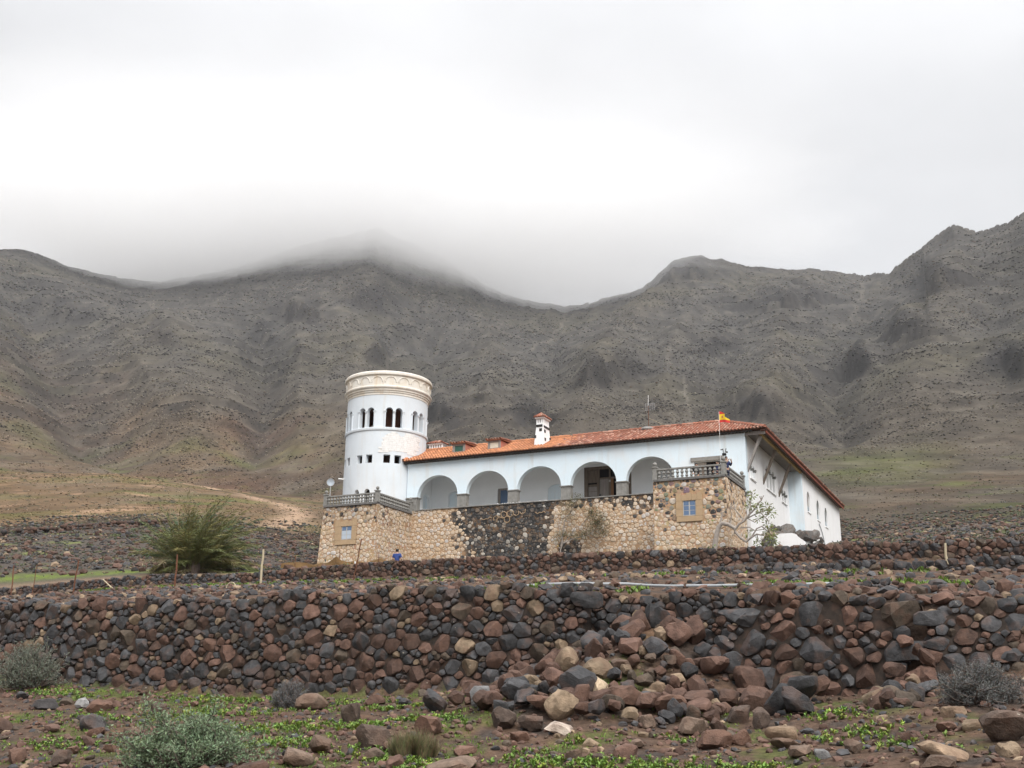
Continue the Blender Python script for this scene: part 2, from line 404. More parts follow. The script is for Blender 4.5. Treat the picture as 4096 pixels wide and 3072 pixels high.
pad = np.pad(Zf, ((9, 9), (0, 0)), mode='edge'); Zs_ = sum(k[i] * pad[i:i + Zf.shape[0]] for i in range(19))
ridge_mask = np.exp(-((Rr - RR(np.degrees(A))) / 120) ** 2)
Zf = np.where(Rr > 80, Zs_ * (1 - ridge_mask) + Zf * ridge_mask, Zf)
far = (WW > 37.3) & (np.abs(np.degrees(A)) < 95)
Zg = np.where(far, Zf, Zn)
# big spurs and gullies that run down the slopes: (azimuth, radius) lines, rise in E, width in degrees
deg = np.degrees(A)
def spur(pts, amp, wid):
    lr = np.log(np.array([p[1] for p in pts])); aa = np.array([p[0] for p in pts])
    c = np.interp(np.log(Rr), lr, aa); t = sstep(lr[0] - .05, lr[0] + .25, np.log(Rr)) * (1 - sstep(lr[-1] - .25, lr[-1], np.log(Rr)))
    wd = wid * np.interp(np.log(Rr), lr, np.linspace(1.0, 1.0, len(lr)))
    dd = np.abs(deg - c) / wd
    return amp * np.exp(-dd ** 1.4) * t * Rr
sp = 1.35 * (spur([(-21, 420), (-23.5, 700), (-26, 1250)], -.020, 2.2) + spur([(-16.3, 400), (-17.6, 700), (-19.0, 1150)], .016, 2.0) \
   + spur([(-13.5, 380), (-13.0, 700), (-14.2, 1200)], -.014, 1.3) + spur([(-9.2, 330), (-8.5, 800), (-9.8, 1250)], .012, 1.5) \
   + spur([(-5, 400), (-4.2, 900), (-5.5, 1250)], -.010, 1.3) + spur([(2.6, 400), (5.5, 900), (8.9, 1380)], .016, 1.5) \
   + spur([(10.5, 420), (11.2, 800), (12.5, 1250)], -.008, 1.4) + spur([(17.5, 380), (17.0, 700), (19.5, 1100)], -.020, 1.5) \
   + spur([(20.5, 420), (22.0, 700), (23.6, 1000)], .012, 1.8) + spur([(25.5, 420), (25.0, 900)], -.010, 1.2) + spur([(-17.9, 480), (-20.5, 900), (-22.5, 1200)], .010, .9) + spur([(-11.2, 420), (-11.5, 800), (-12.4, 1150)], .009, .8) + spur([(-6.6, 420), (-6.4, 800), (-7.3, 1150)], -.009, .7) + spur([(-1.8, 420), (-1.0, 800), (-1.6, 1250)], .009, .9) + spur([(.6, 420), (2.0, 800), (2.6, 1250)], -.009, .8) + spur([(7.3, 450), (8.6, 800), (10.3, 1200)], .008, .8) + spur([(13.8, 420), (14.2, 800), (15.2, 1200)], .010, 1.0))
mt = sstep(200, 520, Rr) * (1 - .72 * ridge_mask)
fr = sstep(110, 300, Rr)
rough_ = ridged(X / 150, Y / 260, 3, 3, .5) * 8.0 + fbm(X / 60, Y / 110, 3, 21) * 3.5
small = fbm(X / 17, Y / 34, 2, 40, .5) * 1.0 + ridged(X / 34, Y / 60, 2, 47, .5) * 1.2
Zg = Zg + np.where(far, (sp * (1 - .8 * ridge_mask) + rough_ * mt * np.clip(Rr / 900, .3, 1.1) + small * fr * np.clip(Rr / 700, .25, 1.25)), 0)
# rock ledges: level bands that break the slope
lev = Zg / 15.0 + fbm(X / 140, Y / 140, 3, 60) * 1.2
led = np.clip(fbm(X / 90, Y / 120, 3, 70) * 2.2 + .25, 0, 1) * sstep(300, 600, Rr) * (1 - ridge_mask)
fracl = lev - np.floor(lev)
Zg = Zg + np.where(far, led * 5.5 * (sstep(.0, .22, fracl) - fracl), 0)
# crags: rock faces that break out of the slope (azimuth, E of the foot, half width in degrees, height in m)
EE = Zg / np.maximum(Rr, 1); crag_col = np.zeros_like(Zg)
for ca, ce, cw, chh in ((-11.6, .352, 1.5, 20), (-8.0, .375, 1.1, 16), (-13.6, .330, .8, 12), (-7.3, .318, .7, 12), (5.0, .300, 1.3, 16), (6.6, .308, .8, 12), (15.2, .368, 2.4, 18), (18.2, .296, 1.1, 18), (9.6, .405, 1.3, 12), (22.9, .372, 1.2, 14), (1.0, .262, 1.2, 10), (-18.8, .318, .9, 10), (25.4, .285, 1.6, 16), (13.0, .262, 1.3, 12), (-4.4, .262, 1.4, 10), (20.8, .330, 1.0, 14), (-23.5, .33, 1.3, 10), (11.2, .33, .9, 10)):
    wob = fbm(X / 22, Y / 60, 3, 500 + int(ca * 7)) ; k_ = np.exp(-np.abs((deg - ca) / cw) ** 2.4); up_ = sstep(ce - .004, ce + .003, EE + wob * .008) * (1 - sstep(ce + .012, ce + .045, EE + wob * .008))
    Zg = Zg + np.where(far, k_ * up_ * chh * (.7 + .6 * wob), 0); crag_col = np.maximum(crag_col, k_ * sstep(ce - .007, ce - .001, EE + wob * .008) * (1 - sstep(ce + .004, ce + .016, EE + wob * .008)))
# short crags on the skyline
Zg = Zg + np.where(far, ridge_mask * np.clip(Rr / 1400, 0, 1) ** 2 * (fbm(X / 14, Y / 14, 3, 81, .6) * 2.0 + fbm(X / 45, Y / 45, 2, 83) * 3.0), 0)
# ground roughness near by
ng = fbm(X / 1.6, Y / 1.6, 4, 5, .55) * .09 + fbm(X / .45, Y / .45, 2, 9) * .022
Zg = Zg + np.where(WW < 15.6, ng, 0) + np.where((WW > 16.4) & (WW < 36.6), ng * .6, 0)
Zg = Zg + np.where(far & (Rr < 300), fbm(X / 9, Y / 9, 4, 6, .6) * .45 * sstep(60, 100, Rr), 0)

def gz(x, y):                                   # height of the built ground at a place
    r = math.hypot(x, y); a = math.degrees(math.atan2(x, y))
    i = int(np.searchsorted(r_all, r)) - 1; j = int(np.searchsorted(az_d, a)) - 1
    i = min(max(i, 0), len(r_all) - 2); j = min(max(j, 0), len(az_d) - 2)
    fi = (r - r_all[i]) / (r_all[i + 1] - r_all[i]); fj = (a - az_d[j]) / (az_d[j + 1] - az_d[j])
    fi = min(max(fi, 0), 1); fj = min(max(fj, 0), 1)
    return float((Zg[i, j] * (1 - fj) + Zg[i, j + 1] * fj) * (1 - fi) + (Zg[i + 1, j] * (1 - fj) + Zg[i + 1, j + 1] * fj) * fi)

# colours of the ground, some relief shade included
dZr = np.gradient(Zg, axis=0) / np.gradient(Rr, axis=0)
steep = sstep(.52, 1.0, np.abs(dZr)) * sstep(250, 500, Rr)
def lerp(a, b, t): return a * (1 - t[..., None]) + b * t[..., None]
C = np.array
na = fbm(X / 220, Y / 220, 4, 100); nb = fbm(X / 40, Y / 60, 4, 110, .6); nc = fbm(X / 16, Y / 40, 2, 120, .6); nd = fbm(X / 9, Y / 26, 2, 130, .6)
brown = C([.122, .103, .082]); grey = C([.104, .099, .093]); olive = C([.120, .108, .072]); orange = C([.300, .185, .105]); dark = C([.036, .034, .034]); pale = C([.270, .240, .195]); green = C([.150, .175, .050]); red = C([.150, .068, .042])
colr = np.zeros(X.shape + (3,)) + brown
colr = lerp(colr, grey, sstep(.235, .33, Zg / np.maximum(Rr, 1)) * .8)
colr = lerp(colr, olive, sstep(.0, .45, na + nb * .5) * .55)
lefthill = sstep(-4, -13, deg) * (1 - sstep(300, 345, Rr)) * sstep(92, 122, Rr)
leftslope = sstep(-5, -14, deg) * sstep(300, 345, Rr) * (1 - sstep(.205, .30, Zg / np.maximum(Rr, 1) - na * .04 - sstep(-18, -26, deg) * .04))
colr = lerp(colr, C([.235, .150, .092]), leftslope * np.clip(.55 + nb * 1.0, 0, 1) * .85)
colr = lerp(colr, C([.150, .078, .052]), leftslope * sstep(.05, .35, fbm(X / 90, Y / 120, 3, 140)) * .7)
colr = lerp(colr, C([.225, .215, .085]), leftslope * sstep(.05, .4, fbm(X / 60, Y / 70, 3, 145)) * .5)
colr = lerp(colr, C([.27, .175, .100]), lefthill * np.clip(.85 + nb * .5, 0, 1))
colr = lerp(colr, C([.20, .175, .075]), lefthill * sstep(-.05, .35, fbm(X / 24, Y / 30, 3, 147, .6)) * .7)
rh = sstep(14, 22, deg) * (1 - sstep(.19, .24, Zg / np.maximum(Rr, 1)))
colr = lerp(colr, orange * .8, rh * np.clip(.15 + nb, 0, 1) * .8)
low = (1 - sstep(.19, .25, Zg / np.maximum(Rr, 1)))
colr = lerp(colr, green, low * sstep(.10, .42, fbm(X / 26, Y / 30, 4, 150, .6)) * .55 * sstep(55, 90, Rr))
colr = lerp(colr, green, sstep(15, 18, deg) * (1 - sstep(20, 24, deg)) * sstep(.19, .2, Zg / np.maximum(Rr, 1)) * (1 - sstep(.215, .235, Zg / np.maximum(Rr, 1))) * np.clip(.5 + nb, 0, 1) * .6)
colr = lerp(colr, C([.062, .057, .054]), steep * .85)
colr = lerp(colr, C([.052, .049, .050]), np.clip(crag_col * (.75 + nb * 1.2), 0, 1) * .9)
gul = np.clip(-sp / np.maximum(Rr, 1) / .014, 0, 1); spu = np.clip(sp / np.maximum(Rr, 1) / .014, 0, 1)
colr = lerp(colr, C([.070, .066, .062]), gul * .55 * sstep(330, 450, Rr)); colr = lerp(colr, C([.165, .140, .105]), spu * .35 * sstep(330, 450, Rr) * np.clip(.6 + nb * 1.5, 0, 1))  # darker gullies, paler spurs: relief shade put in with rock and scrub tones
rocky = sstep(330, 520, Rr) * np.clip(.55 + na * .9 + nb * .5 + sstep(2, 8, deg) * .35, 0, 1)
spk = np.clip(nc * 1.1 + nd * .9, -1, 1)
colr = lerp(colr, dark * 1.15, sstep(.10, .45, spk) * .28 * sstep(60, 120, Rr))
colr = lerp(colr, pale, sstep(.12, .45, -spk) * .22 * sstep(60, 120, Rr))
shr = fbm(X / 2.3, Y / 3.2, 3, 160, .6)
colr = lerp(colr, C([.055, .065, .035]), sstep(.30, .48, shr) * .7 * lefthill)
for scar in ([(3.6, 1420), (2.6, 1150), (1.0, 950), (-.6, 760)], [(18.6, 1330), (18.9, 1120), (18.2, 980)], [(-6.2, 1000), (-6.9, 800), (-8.0, 620)], [(9.6, 800), (9.2, 640), (9.9, 520)], [(12.3, 700), (12.0, 560), (12.5, 470)], [(-19.5, 1200), (-17.5, 1000), (-16.6, 900)]):
    ls = np.log(np.array([p[1] for p in scar][::-1])); la = np.array([p[0] for p in scar][::-1]); cz = np.interp(np.log(Rr), ls, la) + .18 * perlin(np.log(Rr) * 26, 0 * Rr, 3)
    colr = lerp(colr, C([.24, .215, .18]), np.exp(-((deg - cz) / .085) ** 2) * ((np.log(Rr) > ls[0]) & (np.log(Rr) < ls[-1])) * np.clip(.5 + nb * 1.6, 0, .9))
# the field of dark stones behind the upper wall
fld = far * (1 - sstep(92, 118, Rr + nb * 22)); 
colr = lerp(colr, C([.072, .060, .052]), fld * 1.0)
colr = lerp(colr, green * 1.05, fld * sstep(.15, .45, fbm(X / 5, Y / 4, 4, 170, .6)) * .8)
colr = lerp(colr, C([.125, .075, .050]), fld * sstep(.2, .5, -fbm(X / 4, Y / 6, 3, 175, .6)) * .7)
colr = lerp(colr, dark, fld * sstep(.15, .45, fbm(X / .9, Y / 1.3, 3, 180, .7)) * .6)
# pale footpath along the crest of the left hill
pth = np.array([(-26, 262), (-21.5, 262), (-17, 255), (-13.6, 225), (-11.5, 180), (-11.0, 140), (-12.0, 115)])
px_, py_ = pth[:, 1] * np.sin(np.radians(pth[:, 0])), pth[:, 1] * np.cos(np.radians(pth[:, 0]))
pd = np.full(X.shape, 1e9); msk = (Rr > 90) & (Rr < 330) & (deg < -5) & (deg > -32)
for i in range(len(px_) - 1):
    ex, ey = px_[i + 1] - px_[i], py_[i + 1] - py_[i]; L2 = ex * ex + ey * ey
    tt = np.clip(((X - px_[i]) * ex + (Y - py_[i]) * ey) / L2, 0, 1)
    pd = np.minimum(pd, np.hypot(X - px_[i] - tt * ex, Y - py_[i] - tt * ey))
colr = lerp(colr, C([.56, .39, .27]), np.where(msk, np.exp(-(pd / (2.2 + nb * 1.5)) ** 2) * .85, 0))
bare = sstep(.18, .42, fbm(X / 14, Y / 12, 4, 190, .62)) * lefthill * (Rr < 290)
colr = lerp(colr, C([.47, .31, .20]), bare * .8)
# soil of the near terraces
soil = C([.100, .066, .048]); soild = C([.058, .048, .042])
ncs = fbm(X / .6, Y / .6, 4, 200, .6)
nsoil = lerp(np.zeros(X.shape + (3,)) + soil, soild, sstep(-.1, .4, ncs)); nsoil = lerp(nsoil, C([.16, .098, .06]), sstep(.1, .45, -ncs) * .7)
colr = np.where((WW <= 37.3)[..., None], nsoil, colr)
grs = sstep(.05, .35, fbm(X / 1.1, Y / 1.1, 4, 210, .6) + .25 * np.exp(-((WW - 15.2) / .9) ** 2) * (SS < -8.5)) * (WW < 15.7) * (WW > 5)
colr = lerp(colr, C([.070, .105, .022]), grs * .55)
trk = np.exp(-((WW - 38.6 - .05 * (SS + 36)) / .8) ** 2) * (SS < -31)
colr = lerp(colr, C([.17, .12, .085]), trk * far * .9)
grv = np.exp(-((WW - 41.3 - .06 * (SS + 36)) / 1.2) ** 2) * (SS < -29)
colr = lerp(colr, C([.12, .165, .03]), grv * far * np.clip(.7 + ncs, 0, 1))
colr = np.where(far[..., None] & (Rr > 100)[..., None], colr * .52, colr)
colr = np.clip(colr, .008, .9)

def grid_mesh(name, r0, r1, mat, kind):
    xs = X[r0:r1]; n, mcol = xs.shape
    v = np.stack([xs, Y[r0:r1], Zg[r0:r1]], -1).reshape(-1, 3)
    i = np.arange((n - 1) * (mcol - 1)); a = (i // (mcol - 1)) * mcol + i % (mcol - 1)
    f = np.stack([a, a + 1, a + mcol + 1, a + mcol], -1)[:, ::-1]
    me = bpy.data.meshes.new(name)
    me.vertices.add(len(v)); me.vertices.foreach_set('co', v.ravel())
    me.loops.add(f.size); me.loops.foreach_set('vertex_index', f.ravel().astype(np.int32))
    me.polygons.add(len(f)); me.polygons.foreach_set('loop_start', (np.arange(len(f)) * 4).astype(np.int32))
    me.polygons.foreach_set('loop_total', np.full(len(f), 4, np.int32)); me.update(calc_edges=True); me.validate()
    fin_mesh(me, mat, True, None, colr[r0:r1].reshape(-1, 3))
    o = bpy.data.objects.new(name, me); COL.objects.link(o); ROOT[o] = Vector((0, 0, 0)); o['kind'] = kind; return o
m, t, b = new_mat('hillside'); p = tex_pos(t, (1, .35, .7))
c = mixc(t, src_col(t, 'attr'), tex_ramp(t, tex_noise(t, p, .12, 6, .8), [(.36, .74), (.5, 1.0), (.64, 1.32)]), 1.0, 'MULTIPLY')
t.links.new(c, b.inputs['Base Color']); b.inputs['Roughness'].default_value = 1.0; b.inputs['Specular IOR Level'].default_value = .05
bump(t, b, tex_noise(t, p, .2, 5, .75), .5, 1.2); M['hill'] = m
m, t, b = new_mat('hillside_stone'); t.links.new(src_col(t, 'attr'), b.inputs['Base Color']); b.inputs['Roughness'].default_value = 1.0; b.inputs['Specular IOR Level'].default_value = .05; M['hillstone'] = m
m, t, b = new_mat('stony_soil'); p = tex_pos(t)
c = mixc(t, src_col(t, 'attr'), tex_ramp(t, tex_noise(t, p, 11, 6, .7), [(.28, .5), (.72, 1.6)]), 1.0, 'MULTIPLY')
t.links.new(c, b.inputs['Base Color']); b.inputs['Roughness'].default_value = .98; b.inputs['Specular IOR Level'].default_value = .1
bump(t, b, tex_noise(t, p, 16, 6, .7), .9, .05); M['soil'] = m
ground = grid_mesh('ground', 0, NG, M['soil'], 'structure')
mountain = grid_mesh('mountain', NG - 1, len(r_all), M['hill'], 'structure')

# boulders, outcrops and low bushes of the slopes, far too many to count
def blobs(name, P, sx, sy, sz, cols, seed):
    rs = np.random.RandomState(seed); n = len(P)
    base = np.array([(1, 0, 0), (0, 1, 0), (-1, 0, 0), (0, -1, 0), (0, 0, 1), (0, 0, -.6)], float)
    fac = np.array([(0, 1, 4), (1, 2, 4), (2, 3, 4), (3, 0, 4), (1, 0, 5), (2, 1, 5), (3, 2, 5), (0, 3, 5)])
    a = rs.rand(n) * 6.28; v = base[None] * rs.uniform(.65, 1.3, (n, 6, 1)) * np.stack([sx, sy, sz], -1)[:, None, :]
    ca, sa = np.cos(a)[:, None], np.sin(a)[:, None]; x = v[..., 0] * ca - v[..., 1] * sa; y = v[..., 0] * sa + v[..., 1] * ca
    v = np.stack([x, y, v[..., 2]], -1) + P[:, None, :]; f = fac[None] + (np.arange(n) * 6)[:, None, None]
    me = bpy.data.meshes.new(name); me.vertices.add(n * 6); me.vertices.foreach_set('co', v.ravel())
    f = f.reshape(-1, 3); me.loops.add(f.size); me.loops.foreach_set('vertex_index', f.ravel().astype(np.int32)); me.polygons.add(len(f))
    me.polygons.foreach_set('loop_start', (np.arange(len(f)) * 3).astype(np.int32)); me.polygons.foreach_set('loop_total', np.full(len(f), 3, np.int32)); me.update(calc_edges=True)
    fin_mesh(me, M['hillstone'], True, None, np.repeat(np.clip(cols, .005, .9), 6, 0))
    o = bpy.data.objects.new(name, me); COL.objects.link(o); ROOT[o] = Vector((0, 0, 0)); o['kind'] = 'stuff'; return o
def slope_scatter():
    rs = np.random.RandomState(71); i0 = int(np.searchsorted(r_all, 100)); jj = np.where(np.abs(az_d) < 30)[0]
    Em = np.maximum.accumulate(Zg[i0:, :] / Rr[i0:, :], axis=0)
    clus = fbm(X / 50, Y / 90, 3, 610) + .5 * fbm(X / 160, Y / 240, 2, 620); P = []; S = []; Cc = []
    def put(j, e, size, flat, mul, tint, wgt):
        i = int(np.searchsorted(Em[:, j], e)) + i0
        if i >= len(r_all) - 2 or r_all[i] > float(RR(az_d[j])) + 20: return
        t_ = rs.rand(); x = X[i, j] * (1 - t_) + X[i + 1, j] * t_ + rs.uniform(-.5, .5) * r_all[i] * .0016; y = Y[i, j] * (1 - t_) + Y[i + 1, j] * t_; z = Zg[i, j] * (1 - t_) + Zg[i + 1, j] * t_
        q = r_all[i] * size; P.append((x, y, z + q * flat * .2)); S.append((q * rs.uniform(.7, 1.6), q, q * flat)); Cc.append(colr[i, j] * mul * (1 - wgt) + np.array(tint) * wgt)
    for _ in range(120000):
        j = jj[rs.randint(len(jj))]; top = float(np.interp(az_d[j], RAZ, RE)); e = .128 + (top - .128) * rs.rand() ** .9
        ii = min(int(np.searchsorted(Em[:, j], e)) + i0, len(r_all) - 1)
        if rs.rand() > np.clip(.55 + 1.5 * clus[ii, j], .12, 1): continue
        k_ = rs.rand(); sz = 10 ** rs.uniform(-3.55, -2.90)
        if k_ < .36: put(j, e, sz, .75, rs.uniform(.42, .8), (.04, .04, .04), .15)
        elif k_ < .74: put(j, e, sz * .95, .8, rs.uniform(1.6, 3.0), (.24, .215, .18), .35)
        else: put(j, e, sz * 1.1, .6, rs.uniform(.7, 1.3), (.09, .082, .03) if rs.rand() < .7 else (.13, .07, .035), .45)
    for _ in range(620):                                        # ledges: broken level rock bands; the dark tint holds rock and its shadow
        j0 = jj[rs.randint(len(jj))]; top = float(np.interp(az_d[j0], RAZ, RE)); e0 = .20 + (top - .215) * rs.rand(); i = int(np.searchsorted(Em[:, j0], e0)) + i0
        if i >= len(r_all) - 2 or r_all[i] < 380: continue
        z0 = Zg[i, j0]; ln = int(10 ** rs.uniform(.6, 1.55)); tilt = rs.uniform(-.02, .05)
        for j in range(max(j0 - ln, 0), min(j0 + ln, len(az_d) - 1)):
            if rs.rand() < .35: continue
            e = (z0 + tilt * (j - j0) * 2) / r_all[i] + rs.normal(0, .0009)
            put(j, e, 10 ** rs.uniform(-3.2, -2.85), .75, .45, (.028, .027, .028), .6)
            if rs.rand() < .6: put(j, e + .0024, 10 ** rs.uniform(-3.25, -2.95), .5, 1.5, (.17, .155, .135), .5)
    P = np.array(P); S = np.array(S); blobs('hillside_rocks', P, S[:, 0], S[:, 1], S[:, 2], np.array(Cc), 5)
slope_scatter()
def field_scatter():
    rs = np.random.RandomState(72); P = []; S = []; Cc = []
    for _ in range(26000):
        a = math.radians(rs.uniform(-30, 30)); r = 44 + 80 * rs.rand() ** 1.1; x, y = r * math.sin(a), r * math.cos(a); s_, w_ = x * CT - y * ST, x * ST + y * CT
        if w_ < 40 or (-9.5 < s_ - S0 < 21 and -6 < w_ - W0 < 28): continue
        if w_ < 42.8 and s_ < -30: continue
        q = r * 10 ** rs.uniform(-3.35, -2.7); k_ = rs.rand()
        c = (.052, .050, .050) if k_ < .35 else ((.115, .075, .055) if k_ < .58 else ((.075, .085, .055) if k_ < .8 else ((.105, .105, .10) if k_ < .94 else (.24, .18, .13))))
        P.append((x, y, gz(x, y) + q * .2)); S.append((q * rs.uniform(.8, 1.7), q, q * .7)); Cc.append(np.array(c) * rs.uniform(.7, 1.25))
    P = np.array(P); S = np.array(S); blobs('field_rubble', P, S[:, 0], S[:, 1], S[:, 2], np.array(Cc), 6)
field_scatter()

# ------------------------------------------------------------------ stones of walls
def pack(L, Hf, rmin, rmax, rng, aniso=1.2, fill=1.0, big=.5, relax=1):
    """irregular points with sizes over 0..L by 0..Hf(a)"""
    area = sum(Hf(L * (i + .5) / 40) for i in range(40)) * L / 40
    sizes = []; acc = 0
    while acc < area * .84 * fill:
        r = rmin + (rmax - rmin) * rng.random() ** (1 / big); sizes.append(r); acc += math.pi * r * r * aniso
    sizes.sort(reverse=True); nbig = len(sizes)
    sizes += [rmin * rng.uniform(.38, .8) for _ in range(int(area / (rmin * rmin) * 2.5))]
    buf = np.zeros((len(sizes), 3)); n = 0
    for i, r in enumerate(sizes):
        for _ in range(24 if i < nbig else 1):
            a = rng.random() * L; h = Hf(a); bb = r * .55 + rng.random() * max(h - r * .95, .01)
            if n:
                d2 = ((buf[:n, 0] - a) / aniso) ** 2 + (buf[:n, 1] - bb) ** 2
                if (d2 < ((buf[:n, 2] + r) * .84) ** 2).any(): continue
            buf[n] = (a, bb, r); n += 1; break
    pts = buf[:n].copy()
    for _ in range(relax):
        for k_, poly in enumerate(cells(pts, L, Hf, aniso, keep=True)):
            if poly is None: continue
            q = np.array(poly[0]); x, y = q[:, 0], q[:, 1]; x2, y2 = np.roll(x, -1), np.roll(y, -1); cr = x * y2 - x2 * y; A2 = cr.sum()
            if abs(A2) < 1e-6: continue
            cx, cy = ((x + x2) * cr).sum() / (3 * A2), ((y + y2) * cr).sum() / (3 * A2); pts[k_, 0] += .7 * (cx - pts[k_, 0]); pts[k_, 1] += .7 * (cy - pts[k_, 1])
    return pts
def clip(poly, nx, ny, c):
    o = []; k = len(poly)
    for i in range(k):
        p, q = poly[i], poly[(i + 1) % k]
        dp = nx * p[0] + ny * p[1] - c; dq = nx * q[0] + ny * q[1] - c
        if dp <= 0: o.append(p)
        if dp * dq < 0: t_ = dp / (dp - dq); o.append((p[0] + t_ * (q[0] - p[0]), p[1] + t_ * (q[1] - p[1])))
    return o
def cells(pts, L, Hf, aniso=1.2, ext=1.75, top_slack=.03, keep=False):
    out_ = []
    P = pts.copy(); P[:, 0] /= aniso
    for i in range(len(P)):
        x, y, r = P[i]
        poly = [(x + ext * r * math.cos(2 * math.pi * k_ / 10 + .3), y + ext * r * math.sin(2 * math.pi * k_ / 10 + .3)) for k_ in range(10)]
        d2 = (P[:, 0] - x) ** 2 + (P[:, 1] - y) ** 2
        for j in np.argsort(d2)[1:17]:
            nx, ny = P[j, 0] - x, P[j, 1] - y; dd = nx * nx + ny * ny
            c = (P[j, 0] ** 2 + P[j, 1] ** 2 - .6 * P[j, 2] ** 2 - x * x - y * y + .6 * r * r) / 2
            poly = clip(poly, nx, ny, c)
            if len(poly) < 3: break
        if len(poly) >= 3: poly = clip(poly, 0, -1, 0.02)
        if len(poly) >= 3: poly = clip(poly, 0, 1, Hf(pts[i, 0]) + top_slack)
        if len(poly) < 3:
            if keep: out_.append(None)
            continue
        out_.append(([(a_ * aniso, b_) for a_, b_ in poly], r))
    return out_
def stone_geo(poly, rng, gap=.008, depth=.35, back=.10, n=12, rnd=0, flat=6.5, facet=1.5):
    """rounded stone filling a cell; returns (a, b, d) points and faces"""
    pa = np.array(poly); c0 = pa.mean(0); keep_ = [i for i in range(len(pa)) if np.hypot(*(pa[i] - pa[i - 1])) > .012]
    if len(keep_) < 3: return None
    poly = [tuple(pa[i] + (pa[i] - c0) * rng.uniform(-.07, .03)) for i in keep_]
    cut = .17 if rnd == 0 else .25
    for _ in range(1 + rnd):
        q = []
        for i in range(len(poly)):
            p0, p1 = poly[i], poly[(i + 1) % len(poly)]
            q += [(p0[0] * (1 - cut) + p1[0] * cut, p0[1] * (1 - cut) + p1[1] * cut), (p0[0] * cut + p1[0] * (1 - cut), p0[1] * cut + p1[1] * (1 - cut))]
        poly = q
    ring = np.array(poly); n = len(ring)
    if n > 22: ring = ring[::2]; n = len(ring)
    cen = ring.mean(0); rel = ring - cen; rad = float(np.hypot(*rel.T).mean())
    if rad < .02: return None
    rel = rel * (1 - gap / rad)
    D = rad * depth * (.8 + .5 * rng.random())
    tx, ty = rng.uniform(-.45, .45) * facet, rng.uniform(-.35, .45) * facet
    planes = [(rng.uniform(-1.5, 1.5), rng.uniform(-1.2, 1.4), rng.uniform(.5, 1.05)) for _ in range(4)]
    ts = [1.0, 1.0, .9, .64, .33, 0.0]; vv = []
    off = rng.uniform(-.10, .14) * rad
    for ri, t_ in enumerate(ts):
        for k_ in range(n if t_ > 0 else 1):
            x, y = (rel[k_] * t_ if t_ > 0 else (0, 0))
            d = (1 - t_ ** flat) ** .55 + tx * x / rad * (1 - t_ ** 4) + ty * y / rad * (1 - t_ ** 4)
            for nx, ny, c in planes: d = min(d, c + (nx * x + ny * y) / rad * facet)
            d = d * D + off
            if ri == 0: d = -back
            else:
                x += rng.uniform(-.03, .03) * rad * (t_ > 0); y += rng.uniform(-.03, .03) * rad * (t_ > 0); d += rng.uniform(-.04, .04) * D
            vv.append((cen[0] + x, cen[1] + y, d))
    ff = []
    for ri in range(4):
        for k_ in range(n):
            k2 = (k_ + 1) % n; ff.append((ri * n + k_, ri * n + k2, (ri + 1) * n + k2, (ri + 1) * n + k_))
    for k_ in range(n): ff.append((4 * n + k_, 4 * n + (k_ + 1) % n, 5 * n))
    return vv, ff, rad, cen
def stone_wall(root, cl, mp, colf, rng, mat, limit=300, name='stone', fill_name='small_stones', sharp=30, **kw):
    """each stone its own part; those past the limit joined in one"""
    made = []
    for poly, r in cl:
        g = stone_geo(poly, rng, **kw)
        if g: made.append(g)
    made.sort(key=lambda g: -g[2])
    rest = MB()
    for i, (vv, ff, rad, cen) in enumerate(made):
        w_ = [mp(*p) for p in vv]; c = colf(cen[0], cen[1], rad)
        if i < limit: mesh_obj(name, w_, ff, mat, root, cols=[c] * len(w_), angle=sharp)
        else: rest.add(w_, ff, c)
    if rest.v: rest.build(fill_name, mat, root, smooth=True, angle=sharp, kind='stuff')
    return len(made)
def basalt_col(rng, red=.42, tan=.05, lift=1.0):
    q = rng.random()
    if q < tan: c = (.25, .185, .125)
    elif q < tan + red: 
        k_ = rng.random(); c = (.100 + .045 * k_, .064 + .022 * k_, .050 + .016 * k_)
    elif q < tan + red + .12: c = (.098, .076, .058)
    else: k_ = rng.random(); c = (.055 + .032 * k_, .055 + .032 * k_, .057 + .034 * k_)
    f = rng.uniform(.55, .98) * lift
    return tuple(x * f for x in c)
